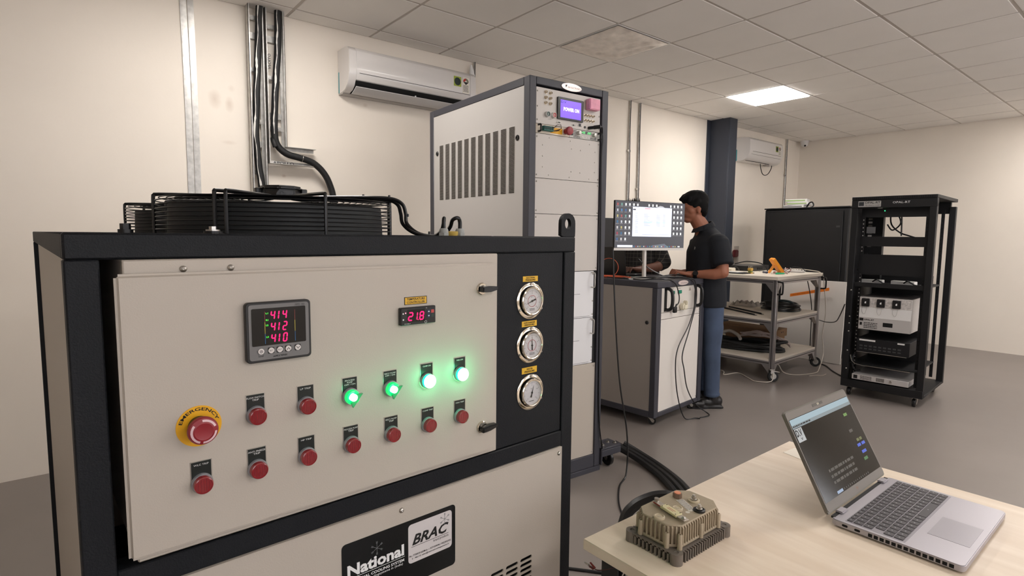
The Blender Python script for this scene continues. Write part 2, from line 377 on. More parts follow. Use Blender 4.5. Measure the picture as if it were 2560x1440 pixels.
FILM = P('crumpled_plastic_film', (226, 216, 206), 0.22, bump=(9, 1.0), mottle=(14, 0.25), spec=0.8)
for k, v in lit.items():
    if not isinstance(v, tuple): continue
    cx, cy = k; off = (v == (-1, 0))
    if off: lab = 'unlit ceiling panel light covered in crumpled plastic film, above the tall equipment cabinet'
    elif v == (-1, 4): lab = 'bright square lit ceiling panel light, above the man and the steel column'
    elif v[0] == -1: lab = 'lit ceiling panel light above the chiller, out of the top of the photo' if v[1] == -4 else ('lit ceiling panel light nearest the far wall corner' if v[1] == 8 else 'lit ceiling panel light behind the camera by the left wall')
    else: lab = 'lit ceiling panel light in the %s row, %s from the near wall' % ({3: 'middle', 7: 'right'}[v[0]], {-8: 'first', -4: 'second', 0: 'third', 4: 'fourth', 8: 'fifth'}[v[1]])
    t = thing('ceiling_light', lab, 'ceiling light', (cx, cy, CEIL), 0, 'square panel lights in the suspended ceiling')
    fr = MB()
    for s in (-1, 1): fr.box(min(s * .288, s * .297), max(s * .288, s * .297), -.297, .297, -.006, .03); fr.box(-.288, .288, min(s * .288, s * .297), max(s * .288, s * .297), -.006, .03)
    fr.build('frame', WHITE, t)
    MB().box(-.288, .288, -.288, .288, -.003 if off else -.014, .02).build('diffuser', WHITE if off else DIFF, t, bev=.004)
    if off:
        n = 14; vs = []; fs = []
        for i in range(n + 1):
            for j in range(n + 1):
                e = min(i, n - i, j, n - j); vs.append((-.29 + .58 * i / n, -.29 + .58 * j / n, -.010 - (random.uniform(0, .014) if e else 0)))
        for i in range(n):
            for j in range(n): q = i * (n + 1) + j; fs.append((q, q + 1, q + n + 2, q + n + 1))
        MB().add(vs, fs).build('plastic_film', FILM, t)

# ------------------------------------------------------------------ chiller (local: x out of the front, y along it to the right, z up)
ch = thing('industrial_chiller', 'large beige and charcoal chiller with gauges, push buttons and two rooftop fans, in front', 'chiller', (-.9, 0, 0), 2.3)
UL, UR, ZT, DEP = .006, .976, 1.3690, -1.72
def frame_bar(x0, x1, y0, y1, z0, z1, b=.002): return box('frame_bar', CHAR, ch, x0, x1, y0, y1, z0, z1, bev=b)
frame_bar(-.055, -.02, UL, UR, 1.333, ZT, .003)                                   # front top rail
frame_bar(-.060, -.02, UR - .038, UR, .05, 1.333); frame_bar(-.060, -.02, UL, UL + .038, .05, 1.333)
frame_bar(-.060, -.0202, UL + .038, UR - .038, .8595, .8975)                       # middle rail
frame_bar(-.060, -.02, UL + .038, UR - .038, .05, .10)
for y0 in (UL, UR - .038): frame_bar(DEP, DEP + .04, y0, y0 + .038, .05, 1.333)
for y0 in (UL, UR - .038): frame_bar(DEP, -.055, y0, y0 + .038, 1.3332, ZT); frame_bar(DEP + .04, -.06, y0, y0 + .038, .05, .10)
frame_bar(DEP, DEP + .04, UL + .038, UR - .038, 1.333, ZT)
for y0 in (.05, .89):
    for x0 in (-.12, -1.65):
        c = MB().cyl((x0, y0 + .02, 0), (x0, y0 + .02, .05), .022).build('foot', BLACK, ch)
box('roof_sheet', CHAR, ch, DEP + .04, -.055, UL + .038, UR - .038, 1.350, 1.3600)
box('side_panel', BEIGE, ch, DEP + .04, -.06, UR - .03, UR - .012, .10, 1.333)
box('side_panel', BEIGE, ch, DEP + .04, -.06, UL + .012, UL + .03, .10, 1.333)
box('back_panel', BEIGE, ch, DEP + .012, DEP + .03, UL + .038, UR - .038, .10, 1.333)
# switch cabinet and its door
box('switch_box', BEIGE, ch, -.30, -.014, .068, .7265, .903, 1.3325, bev=.002)
door = MB(); door.box(-.0135, 0, .0565, .7125, .9135, 1.3140); door = door.build('door', BEIGE, ch, bev=.0050, seg=3)
box('door_gasket', MBLACK, ch, -.0140, -.0130, .064, .7085, .9165, 1.3105)
box('gauge_panel', CHAR, ch, -.05, -.0235, .7285, .9365, .8985, 1.3330, bev=.002)
for i, (u, z) in enumerate(((.140, 1.3185), (.203, 1.3185))): screw(ch, -.0135, u, z, .0048, 'bolt', STEEL)
# lower panel with louvre slots
holes = [(.8030 - .0443 * c, .8400 - .0443 * c, .6115 - .0129 * r, .6200 - .0129 * r) for c in range(6) for r in range(12)]
lp = MB(); perf(lp, .0455, .9365, .11, .8592, [h for h in holes], lambda a, b, d: (-.016 + d, a, b), .003, True)
lo = lp.build('lower_panel', BEIGE, ch)
box('edge_bead', BEIGE, lo, -.0235, -.016, .0455, .9365, .8562, .8592, bev=.001); box('edge_bead', BEIGE, lo, -.0235, -.016, .9345, .9368, .11, .857, bev=.001)
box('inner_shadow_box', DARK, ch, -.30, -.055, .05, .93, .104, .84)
for u, z in ((.9255, .8445), (.4912, .8424), (.057, .8424)): screw(ch, -.016, u, z, .0052)
# name plate
np_ = rbox('name_plate', P('gloss_black_sticker', (14, 16, 17), 0.12), ch, -.0160, -.0152, .3690, .6170, .685, .8155, .008)
rbox('white_field', P('sticker_white', (214, 208, 208), 0.35), np_, -.0152, -.0149, .5050, .6080, .7270, .8065, .007)
text('BRAC', np_, BLKP, .5135, .6000, .7625, .7840, -.0147, bold=.03, shear=.35)
box('underline', BLKP, np_, -.0149, -.0147, .5120, .5995, .7594, .7602)
text('brand products', np_, BLKP, .5630, .5995, .7515, .7580, -.0147, bold=.01)
text('Ph:- 7738939160/Mob. :- 9371009096 / 9922992992', np_, BLKP, .5070, .6055, .7400, .7440, -.0147, bold=.02)
text('E - Mail Id: sales@nationalcoolingsystems.in', np_, BLKP, .5130, .6005, .7335, .7378, -.0147, bold=.02)
text('National', np_, WHITEM, .3790, .4955, .7505, .7735, -.0149, bold=.035)
box('underline', WHITEM, np_, -.0152, -.0149, .3780, .4970, .7475, .7482)
text('INDUSTRIAL COOLING SYSTEM', np_, WHITEM, .3760, .4955, .7385, .7440, -.0149, bold=.02)
text('www.nationalcoolingsystems in (India)', np_, WHITEM, .3800, .4925, .7310, .7368, -.0149)
def flake(cu_, cv_, r, m, d):
    mb = MB()
    def ln(a, b, t):
        a = Vector(a); b = Vector(b); q = (b - a).normalized(); n = Vector((-q.y, q.x)) * t
        mb.add([(d, *(a + n)), (d, *(a - n)), (d, *(b - n)), (d, *(b + n))], [(0, 1, 2, 3)])
    for k in range(6):
        an = PI / 2 + k * PI / 3; e = Vector((math.cos(an), math.sin(an))); c = Vector((cu_, cv_)); ln(c, c + e * r, r * .03)
        for s in (-.6, .6):
            for f in (.62, .8): g = Vector((math.cos(an + s), math.sin(an + s))); ln(c + e * r * f, c + e * r * f + g * r * .24, r * .025)
    mb.build('snowflake_print', m, np_, flat=True)
GREYP = P('grey_print', (110, 112, 114), 0.5)
flake(.4380, .7865, .0130, GREYP, -.0149); flake(.5905, .7920, .0125, GREYP, -.0147)
# indicator lamps
def plate(par, u, z, lines, dx=0.0):
    """legend plate whose lamp centre is (u,z)"""
    lw = .0143; a = MB().box(0, .0008, u - lw, u + lw, z - .002, z + .0335).build('legend_plate', STEEL, par)
    q = box('legend_face', P('legend_black', (12, 20, 18), 0.35), par, .0008, .0011, u - lw + .0012, u + lw - .0012, z - .002, z + .0325)
    for i, s in enumerate(lines):
        wd = min(.0128, .00125 * len(s)); h = .0026 if len(lines) < 3 else .0025
        text(s, par, WHITEM, u - wd, u + wd, z + .0265 - i * (h + .0012), z + .0265 + h - i * (h + .0012), .00125, bold=.0, name='lettering')
def lamp(u, z, lines, kind):
    l = tag(bpy.data.objects.new('indicator_lamp', None), {'red': 'red trip indicator lamp', 'green': 'lit green indicator lamp', 'knob': 'lit green rotary selector switch'}[kind] + ' below the ' + ' '.join(lines).lower() + ' legend')
    COL.objects.link(l); l.parent = ch
    plate(l, u, z, lines)
    MB().lathe([(.0148, 0), (.0148, .004), (.0138, .006), (.0125, .006)], (.0008, u, z), (1, 0, 0), 32).build('bezel', P('grey_bezel', (150, 150, 156), 0.35, 0.3), l)
    if kind == 'red':
        MB().lathe([(.0128, .004), (.0132, .0125), (.0124, .0145), (.0112, .0150), (.0108, .0142), (0, .0142)], (0, u, z), (1, 0, 0), 36).build('lens', RED, l)
        mb = MB()
        for k in range(-2, 3):
            hh = .0095 * math.sqrt(1 - (k / 3.2) ** 2); mb.box(.0141, .01435, u + k * .0036 - .0007, u + k * .0036 + .0007, z - hh, z + hh)
        mb.build('lens_ribs', P('dark_red_ribs', (124, 24, 32), 0.3), l)
    elif kind == 'green':
        MB().lathe([(.0124, .0035), (.0128, .0115)], (0, u, z), (1, 0, 0), 32).build('lens_wall', GREENRING, l)
        MB().lathe([(.0128, .0115), (.0128, .0135), (.0118, .0150), (.0105, .0152), (0, .0152)], (0, u, z), (1, 0, 0), 32).build('lens', GREENHOT, l)
        g = bpy.data.lights.new('lamp_glow', 'POINT'); g.energy = .07; g.color = (0, 1, .42); g.shadow_soft_size = .012
        go = bpy.data.objects.new('lamp_glow', g); COL.objects.link(go); go.parent = l; go.location = (.026, u, z)
    else:
        MB().lathe([(.0125, .004), (.0130, .012), (.0120, .0150), (.0085, .0155), (.0080, .0120), (0, .0120)], (0, u, z), (1, 0, 0), 32).build('lens', GREENLENS, l)
        MB().lathe([(.0062, .0121), (.0062, .0200), (0, .0208)], (0, u - .001, z + .001), (1, 0, 0), 12).build('lamp_core', GREENHOT, l)
        # knob wedge pointing to the lower right
        an = math.radians(-38); e = (math.cos(an), math.sin(an)); n = (-e[1], e[0]); f = (0, -1)
        pts = [(u + .0165 * math.cos(a), z + .0165 * math.sin(a)) for a in (math.radians(22), math.radians(-100))]
        arc = [(u + .0115 * math.cos(math.radians(a)), z + .0115 * math.sin(math.radians(a))) for a in range(60, 360 - 135 + 1, 15)]
        mb = MB(); mb.prism([pts[1], pts[0], (u + .006 * math.cos(math.radians(75)), z + .006 * math.sin(math.radians(75))), (u - .001, z - .001), (u - .006 * math.cos(math.radians(20)), z - .008)], .0150, .0200, 'x')
        mb.build('knob_lip', P('dark_green_knob', (14, 120, 76), 0.2, coat=.5, emit=.35), l)
        g = bpy.data.lights.new('lamp_glow', 'POINT'); g.energy = .022; g.color = (0, 1, .42); g.shadow_soft_size = .012
        go = bpy.data.objects.new('lamp_glow', g); COL.objects.link(go); go.parent = l; go.location = (.026, u, z)
    return l
for u, z, ln_, k in ((.2274, 1.0895, ('FLOW SWITCH', 'TRIP'), 'red'), (.3055, 1.0900, ('LP TRIP',), 'red'), (.3825, 1.0910, ('PROCESS', 'PUMP', 'OFF / ON'), 'knob'),
                     (.4605, 1.0912, ('RECY PUMP', 'OFF / ON'), 'knob'), (.5388, 1.0930, ('COMP ON',), 'green'), (.6166, 1.0940, ('FAN ON',), 'green'),
                     (.1490, 1.0035, ('WLC TRIP',), 'red'), (.2268, 1.0041, ('ANTI FREEZE', 'TRIP'), 'red'), (.3048, 1.0042, ('HP TRIP',), 'red'),
                     (.3830, 1.0051, ('PROCESS PUMP', 'TRIP'), 'red'), (.4617, 1.0056, ('RECY PUMP', 'TRIP'), 'red'), (.5405, 1.0060, ('COMP TRIP',), 'red'), (.6168, 1.0072, ('FAN TRIP',), 'red')):
    lamp(u, z, ln_, k)
# emergency stop
es = MB().lathe([(.0300, 0), (.0300, .0012), (0, .0012)], (0, .1487, 1.0895), (1, 0, 0), 48).build('emergency_stop', YELW, ch)
text('EMERGENCY', es, BLKP, 0, 1, 0, 1, .0014, arc=(.1487, 1.0895, .0228, .0275, 165, 12), bold=.02)
MB().lathe([(.0150, .001), (.0150, .012), (.0130, .014), (.0130, .020)], (0, .1487, 1.0895), (1, 0, 0), 32).build('button_neck', BLACK, es)
MB().lathe([(.013, .018), (.0185, .021), (.0200, .024), (.0200, .028), (.0185, .031), (.0120, .0335), (.0105, .0330), (0, .0330)], (0, .1480, 1.0897), (1, 0, 0), 40).build('mushroom_button', REDM, es)
mb = MB()
for a0, a1 in ((20, 95), (140, 250), (265, 355)):
    for k in range(8):
        b0 = math.radians(a0 + (a1 - a0) * k / 8); b1 = math.radians(a0 + (a1 - a0) * (k + 1) / 8)
        def pp_(r, b, x): return (x, .1480 + r * math.cos(b), 1.0897 + r * math.sin(b))
        mb.add([pp_(.0142, b0, .0331), pp_(.0142, b1, .0331), pp_(.0172, b1, .0322), pp_(.0172, b0, .0322)], [(0, 1, 2, 3)])
mb.build('turn_arrows', P('arrow_pink', (226, 190, 196), 0.5), es, flat=True)
# panel meter
pm = rbox('panel_meter', P('meter_bezel', (24, 22, 22), 0.4), ch, 0, .010, .2145, .3135, 1.1725, 1.2655, .006, bev=.001)
rbox('meter_face', P('meter_grey', (116, 114, 114), 0.5), pm, .010, .0108, .2185, .3098, 1.1765, 1.2620, .004)
rbox('display_window', P('display_black', (16, 15, 17), 0.12), pm, .0108, .0114, .2225, .3045, 1.1985, 1.2560, .002)
mb = MB()
for i, s in enumerate(('414', '412', '410')):
    z = 1.2385 - i * .0180
    for k, cchr in enumerate(s): seg_digit(mb, cchr, .2505 + (k * .0110 if k == 0 else (.0105 + (k - 1) * .0075)), z, .0052 if cchr != '1' else .0010, .0125, .0116, t=.0019)
mb.build('digits', REDLED, pm, flat=True)
for s, z in (('L1', 1.2470), ('R1', 1.2365), ('L2', 1.2285), ('L3', 1.2103)): text(s, pm, GREENLED, .2433, .2468, z, z + .0024, .0116, bold=.02)
for u in (.2413, .2870):
    for z0, z1, c in ((1.2345, 1.2510, 'bar_red'), (1.2170, 1.2345, 'bar_yellow'), (1.2010, 1.2170, 'bar_blue')):
        box('scale_bar', P(c, {'bar_red': (120, 50, 40), 'bar_yellow': (180, 165, 60), 'bar_blue': (30, 90, 140)}[c], .5), pm, .0114, .0116, u, u + .0009, z0, z1)
text('MPD 182', pm, BLKP, .2885, .3035, 1.2572, 1.2602, .0111)
for i, (u, s) in enumerate(((.2350, 'O'), (.2500, 'SET'), (.2630, 'RST'), (.2760, 'UP'), (.2910, 'DN'))):
    z = 1.1900
    if i: rbox('button_surround', BLKP, pm, .0108, .0112, u - .0048, u + .0048, z - .0048, z + .0048, .0015)
    b_ = MB().lathe([(.0044, 0), (.0044, .0012), (0, .0014)], (.0112, u, z), (1, 0, 0), 24).build('key_button', P('key_white', (222, 216, 214), 0.4), pm)
    if i in (1, 2): text(s, pm, BLKP, u - .0028, u + .0028, z - .0012, z + .0012, .0128)
    elif i == 0: MB().ring((.0127, u, z), .0020, .0003, 20, 4, (1, 0, 0)).build('key_mark', BLKP, pm); MB().lathe([(.0007, 0), (0, .0002)], (.0127, u, z), (1, 0, 0), 10).build('key_mark', BLKP, pm)
    else:
        sg = 1 if i == 3 else -1; mb = MB()
        for k in (-1, 1): mb.add([(.0129, u, z + sg * .0020), (.0129, u, z + sg * .0010), (.0129, u + k * .0020, z - sg * .0020), (.0129, u + k * .0028, z - sg * .0014)], [(0, 1, 2, 3)])
        mb.build('key_mark', BLKP, pm, flat=True)
text('Scroll', pm, BLKP, .2310, .2385, 1.1812, 1.1842, .0111)
text('MULTISPAN', pm, BLKP, .2570, .2740, 1.1790, 1.1820, .0111, bold=.02)
MB().add([(.0111, .2525, 1.1790), (.0111, .2542, 1.1818), (.0111, .2545, 1.1800), (.0111, .2560, 1.1818), (.0111, .2565, 1.1790), (.0111, .2548, 1.1796)], [(0, 1, 2), (2, 3, 4), (0, 2, 5), (2, 4, 5)]).build('logo_mark', BLKP, pm, flat=True)
# temperature controller
tc = rbox('temperature_controller', P('controller_body', (20, 22, 24), 0.3), ch, 0, .009, .4790, .5545, 1.2046, 1.2372, .002, bev=.0012)
rbox('controller_window', P('display_black', (0, 0, 0)), tc, .009, .0093, .4930, .5300, 1.2100, 1.2330, .001)
mb = MB(); seg_digit(mb, '2', .4945, 1.2135, .0080, .0140, .0095, t=.0026); seg_digit(mb, '1', .5120, 1.2135, .0005, .0140, .0095, t=.0024); seg_digit(mb, '8', .5185, 1.2135, .0075, .0140, .0095, t=.0026)
mb.build('digits', REDLED, tc, flat=True)
MB().lathe([(.0010, 0), (0, .0002)], (.0094, .5153, 1.2135), (1, 0, 0), 10).build('decimal_point', REDLED, tc)
MB().lathe([(.0012, 0), (0, .0003)], (.0094, .4890, 1.2275), (1, 0, 0), 12).build('status_light', P('status_pink', (255, 130, 150), .4, emit=2.0), tc)
for u, z in ((.4840, 1.2265), (.4842, 1.2155)): MB().lathe([(.0015, 0), (0, .0002)], (.0092, u, z), (1, 0, 0), 8).build('status_symbol', WHITEM, tc)
for (u, z, c) in ((.5385, 1.2270, (26, 40, 84)), (.5385, 1.2190, (26, 40, 84)), (.5470, 1.2270, (196, 70, 70)), (.5470, 1.2190, (26, 50, 44))):
    box('key_pad', P('keypad_%d%d' % (c[0], c[2]), c, .4), tc, .009, .0096, u - .0032, u + .0032, z - .0030, z + .0030)
for z, sg in ((1.2272, 1), (1.2188, -1)): MB().add([(.0098, .5385 - .0022, z - sg * .001), (.0098, .5385 + .0022, z - sg * .001), (.0098, .5385, z + sg * .0014)], [(0, 1, 2)]).build('arrow_mark', WHITEM, tc, flat=True)
text('SZ-7508L-P', tc, WHITEM, .4865, .4990, 1.2066, 1.2082, .0093); text('°C', tc, WHITEM, .5320, .5350, 1.2330, 1.2350, .0093)
MB().ring((.0093, .5320, 1.2080), .0022, .0003, 16, 4, (1, 0, 0)).build('logo_mark', WHITEM, tc)
def ylabel(x, u0, u1, z0, z1, lines, border, name='warning_label'):
    l = box(name, BLKP if border else YEL, ch, x, x + .0006, u0, u1, z0, z1)
    if border: box('label_face', YEL, l, x + .0006, x + .0009, u0 + .0013, u1 - .0013, z0 + .0011, z1 - .0011)
    h = (z1 - z0) * .30
    for i, s in enumerate(lines):
        zc = (z0 + z1) / 2 + (.5 - i) * (z1 - z0) * .40; wd = (u1 - u0) * min(.40, .041 * len(s)); text(s, l, BLKP, (u0 + u1) / 2 - wd, (u0 + u1) / 2 + wd, zc - h / 2, zc + h / 2, x + .0011, bold=.02)
ylabel(0, .4917, .5402, 1.2412, 1.2558, ('TEMPERATURE', 'CONTROLLER'), True)
ylabel(-.0235, .8075, .8535, 1.2677, 1.2798, ('SUCTION', 'PRESSURE'), False); ylabel(-.0235, .8058, .8520, 1.1651, 1.1780, ('DISCHARGE', 'PRESSURE'), False); ylabel(-.0235, .8074, .8542, 1.0567, 1.0710, ('WATER', 'PRESSURE'), False)
# pressure gauges
DIAL = P('gauge_dial', (205, 203, 205), 0.35)
def gauge(u, z, needle, kind):
    x = -.0235; g = MB().lathe([(.0415, 0), (.0415, .0018), (.0405, .0026), (.034, .0030)], (x, u, z), (1, 0, 0), 56).build('pressure_gauge', CHROME, ch)
    MB().lathe([(.0315, .002), (.0315, .006), (.0328, .0075), (.0325, .0100), (.0305, .0112), (.0285, .0108), (.0278, .0095), (.0278, .0070)], (x, u, z), (1, 0, 0), 56).build('bezel', CHROME, g)
    MB().lathe([(.0279, .0070), (0, .0070)], (x, u, z), (1, 0, 0), 48).build('dial', DIAL, g)
    for a in (90, 210, 330):
        MB().lathe([(.0032, .0018), (.0032, .004), (.0022, .0052), (0, .0052)], (x, u + .0378 * math.cos(math.radians(a)), z + .0378 * math.sin(math.radians(a))), (1, 0, 0), 12).build('screw', STEEL, g)
    mb = MB(); mr = MB()
    for k in range(41):
        a = math.radians(225 - 270 * k / 40); r0, r1 = (.0225, .0248) if k % 5 else (.0210, .0248); t = .00022 if k % 5 else .0004
        e = (math.cos(a), math.sin(a)); n = (-e[1] * t, e[0] * t)
        mb.add([(x + .0073, u + e[0] * r0 + n[0], z + e[1] * r0 + n[1]), (x + .0073, u + e[0] * r0 - n[0], z + e[1] * r0 - n[1]), (x + .0073, u + e[0] * r1 - n[0], z + e[1] * r1 - n[1]), (x + .0073, u + e[0] * r1 + n[0], z + e[1] * r1 + n[1])], [(0, 1, 2, 3)])
    mb.build('scale_marks', BLKP, g, flat=True)
    if kind: MB().ring((x + .0073, u, z), .0128, .0005, 40, 4, (1, 0, 0)).build('red_scale', P('gauge_red', (176, 40, 60), .5), g); scribble(g, BLKP, u - .008, u + .008, z - .022, z - .016, x + .0073, 2, seed=3)
    else: text('WIKA', g, BLKP, u - .009, u + .001, z - .0205, z - .0185, x + .0073, bold=.02) if False else scribble(g, BLKP, u - .010, u + .008, z - .0205, z - .0180, x + .0073, 1, seed=5)
    text('bar', g, BLKP, u - .004, u + .001, z + .0085, z + .0112, x + .0073)
    for k, s in enumerate(('0', '4', '8', '12', '16')):
        a = math.radians(225 - 270 * k / 4); uu = u + .0180 * math.cos(a); zz = z + .0180 * math.sin(a); text(s, g, BLKP, uu - .0009 * len(s), uu + .0009 * len(s), zz - .0012, zz + .0012, x + .0073)
    a = math.radians(needle); e = (math.cos(a), math.sin(a)); n = (-e[1], e[0]); L = .0225
    MB().add([(x + .0083, u - e[0] * .011 + n[0] * .0019, z - e[1] * .011 + n[1] * .0019), (x + .0083, u - e[0] * .011 - n[0] * .0019, z - e[1] * .011 - n[1] * .0019), (x + .0083, u + e[0] * L, z + e[1] * L)], [(0, 1, 2)]).build('needle', BLKP, g, flat=True)
    MB().lathe([(.0022, .007), (.0022, .0088), (0, .0090)], (x, u, z), (1, 0, 0), 12).build('needle_hub', BLKP, g)
    lens = MB().lathe([(.0279, .0094), (0, .0094)], (x, u, z), (1, 0, 0), 40).build('gauge_glass', MATS.get('gauge_glass') or glass_mat(), g)
    return g
def glass_mat():
    m = bpy.data.materials.new('gauge_glass'); m.use_nodes = True; nt = m.node_tree; nt.nodes.clear()
    o = nt.nodes.new('ShaderNodeOutputMaterial'); mx = nt.nodes.new('ShaderNodeMixShader'); t = nt.nodes.new('ShaderNodeBsdfTransparent'); g = nt.nodes.new('ShaderNodeBsdfGlossy')
    g.inputs['Roughness'].default_value = 0.03; fr = nt.nodes.new('ShaderNodeLayerWeight'); fr.inputs[0].default_value = 0.3
    pw = nt.nodes.new('ShaderNodeMath'); pw.operation = 'MULTIPLY_ADD'; pw.inputs[1].default_value = 0.35; pw.inputs[2].default_value = 0.03; nt.links.new(fr.outputs['Facing'], pw.inputs[0])
    nt.links.new(pw.outputs[0], mx.inputs[0]); nt.links.new(t.outputs[0], mx.inputs[1]); nt.links.new(g.outputs[0], mx.inputs[2]); nt.links.new(mx.outputs[0], o.inputs[0]); MATS['gauge_glass'] = m; return m
gauge(.8303, 1.2238, 200, True); gauge(.8316, 1.1222, 91, True); gauge(.8332, 1.0118, 74, False)
# door latches
def latch(u, z, dz):
    l = MB().lathe([(.0125, 0), (.0125, .003), (.011, .0045), (.007, .0045)], (0, u, z), (1, 0, 0), 28).build('door_latch', CHROME, ch)
    h = MB().prism([(u - .0095, z - .006 + dz), (u - .0085, z + .005 + dz), (u + .012, z + .0055 + dz * 0), (u + .030, z + .0045 + dz * -.3), (u + .0305, z - .0025 - dz * .3), (u + .012, z - .0065)], .0045, .0185, 'x').build('wing_handle', BLACK, l, bev=.002, seg=2)
    return l
latch(.6715, 1.2618, 0); latch(.6735, .9712, -.002)
# lifting lug, glands, bolts on top
lug = MB(); o_ = [(.9275, 1.369), (.9275, 1.402)] + [(.9515 - .024 * math.cos(math.radians(a)), 1.402 + .0225 * math.sin(math.radians(a))) for a in range(0, 181, 12)] + [(.9755, 1.369)]
hole = [(.9500 + .0105 * math.cos(2 * PI * k / 24), 1.3995 + .0128 * math.sin(2 * PI * k / 24)) for k in range(24)]
def plate_hole(outer, hole, x0, x1):
    c = (sum(h[0] for h in hole) / len(hole), sum(h[1] for h in hole) / len(hole)); n = len(hole); out = []
    for h in hole:
        d = (h[0] - c[0], h[1] - c[1]); best = None
        for i in range(len(outer)):
            a, b = outer[i], outer[(i + 1) % len(outer)]; ex, ey = b[0] - a[0], b[1] - a[1]; den = d[0] * ey - d[1] * ex
            if abs(den) < 1e-12: continue
            t = ((a[0] - c[0]) * ey - (a[1] - c[1]) * ex) / den; s_ = ((a[0] - c[0]) * d[1] - (a[1] - c[1]) * d[0]) / den
            if t > 0 and -1e-6 <= s_ <= 1 + 1e-6 and (best is None or t < best): best = t
        out.append((c[0] + d[0] * best, c[1] + d[1] * best))
    m_ = MB(); vs = []
    for x in (x0, x1): vs += [(x, *q) for q in hole] + [(x, *q) for q in out]
    fs = []
    for i in range(n):
        j = (i + 1) % n; fs += [(i, j, n + j, n + i), (2 * n + i, 3 * n + i, 3 * n + j, 2 * n + j), (i, 2 * n + i, 2 * n + j, j), (n + i, n + j, 3 * n + j, 3 * n + i)]
    return m_.add(vs, fs)
plate_hole(o_, hole, -.032, -.022).build('lifting_lug', CHAR, ch)
GLW = -.33
for k, (u) in enumerate((.805, .857)):
    g = MB().cyl((GLW, u, 1.360), (GLW, u, 1.376), .014, seg=6).build('cable_gland', P('gland_grey', (170, 172, 168), .5), ch)
    MB().lathe([(.0125, 0), (.0125, .006), (.0100, .012), (.0085, .012)], (GLW, u, 1.376), (0, 0, 1), 16).build('gland_nut', P('gland_grey', (0, 0, 0)), g)
MB().lathe([(.014, 0), (.014, .010), (.0155, .012), (.0155, .020), (0, .021)], (GLW, .832, 1.360), (0, 0, 1), 20).build('yellow_plug', P('cap_yellow', (214, 182, 90), .5), ch)
MB().lathe([(.012, 0), (.012, .013), (0, .015)], (-.25, .905, 1.3545), (0, 0, 1), 16).build('white_plug', WHITE, ch)
fb = MB().cyl((-.20, .225, 1.360), (-.20, .225, 1.3735), .015, seg=20).build('flange_bolt', BLACK, ch)
MB().cyl((-.20, .225, 1.3735), (-.20, .225, 1.3760), .0115, seg=24).build('washer', STEEL, fb); MB().cyl((-.20, .225, 1.3760), (-.20, .225, 1.3815), .0065, seg=6).build('bolt_head', STEEL, fb)
fb = MB().cyl((-.52, .135, 1.360), (-.52, .135, 1.376), .014, seg=16).build('rubber_foot_bolt', BLACK, ch); MB().cyl((-.52, .135, 1.376), (-.52, .135, 1.388), .010, seg=6).build('bolt_head', BLACK, fb)
# rooftop fans
def fan(cx, cy, name='rooftop_fan'):
    R = .285; b = 1.360; H_ = .104
    f = MB().lathe([(R + .012, 0), (R + .012, .004), (R - .022, .010), (R - .025, .078), (R - .028, .080), (R - .031, .078), (R - .031, .004)], (cx, cy, b), (0, 0, 1), 72).build(name, P('fan_shroud', (40, 43, 45), .6), ch)
    for k in range(8): MB().ring((cx, cy, b + .018 + k * .0098), R, .0016, 72, 6).build('guard_ring', GBLACK, f)
    for k in range(13): MB().ring((cx, cy, b + .094 + .0035 * (1 - ((R - .008 - k * .0165) / R) ** 2)), R - .008 - k * .0165, .0015, 64, 5).build('guard_ring', GBLACK, f)
    for dg_ in (-104, -46.5, -41.5, 0, 71, 75, 128, 133, 180, 226):
        a = math.radians(dg_); e = Vector((math.cos(a), math.sin(a), 0)); c = Vector((cx, cy, b))
        pts = [c + e * (R + .004) + Vector((0, 0, .004)), c + e * (R + .004) + Vector((0, 0, H_ - .014)), c + e * (R + .001) + Vector((0, 0, H_ - .005)), c + e * (R - .009) + Vector((0, 0, H_ - .001)), c + e * (R * .5) + Vector((0, 0, H_ + .001)), c + e * .06 + Vector((0, 0, H_ + .002))]
        MB().tube(pts, .0042, 8, 4).build('guard_spoke', GBLACK, f)
    for k in range(5):   # blades
        a = 2 * PI * k / 5 + .3; vs = []; fs = []
        for i in range(7):
            r = .07 + .18 * i / 6
            for s in (-1, 0, 1): an = a + s * .34 + i * .06; vs.append((cx + r * math.cos(an), cy + r * math.sin(an), b + .035 + s * .018))
        for i in range(6):
            for s in range(2): q = i * 3 + s; fs.append((q, q + 1, q + 4, q + 3))
        MB().add(vs, fs).build('fan_blade', BLACK, f)
    MB().lathe([(.075, .01), (.075, .070), (.060, .085), (0, .085)], (cx, cy, b), (0, 0, 1), 32).build('fan_motor', BLACK, f)
    # octagonal terminal box over the motor
    q = [(cx + .052 * math.cos(math.radians(a)), cy + .052 * math.sin(math.radians(a))) for a in (22, 67, 112, 157, 202, 247, 292, 337)]
    tb = MB(); tb.prism(q, b + H_ - .002, b + H_ + .020, 'z'); tb = tb.build('terminal_box', BLACK, f, bev=.003, seg=2)
    q2 = [((x - cx) * 1.07 + cx, (y - cy) * 1.07 + cy) for x, y in q]
    MB().prism(q2, b + H_ + .018, b + H_ + .031, 'z').build('terminal_box_lid', BLACK, f, bev=.005, seg=3)
    e = Vector((.95, -.30, 0)).normalized()
    MB().lathe([(.012, 0), (.012, .004), (.008, .004), (.008, .001), (0, .001)], Vector((cx, cy, b + H_ + .006)) + e * .0495, tuple(e), 16).build('cable_knockout', BLACK, f)
    for s in (-1, 1):
        p_ = Vector((cx, cy, 0)) + Vector((.29, .95, 0)).normalized() * (.056 * s); MB().cbox((p_.x, p_.y, b + H_ + .013), (.022, .016, .024)).build('fixing_ear', BLACK, f, bev=.002)
    return f
fan(-.645, .498); fan(-1.27, .515)
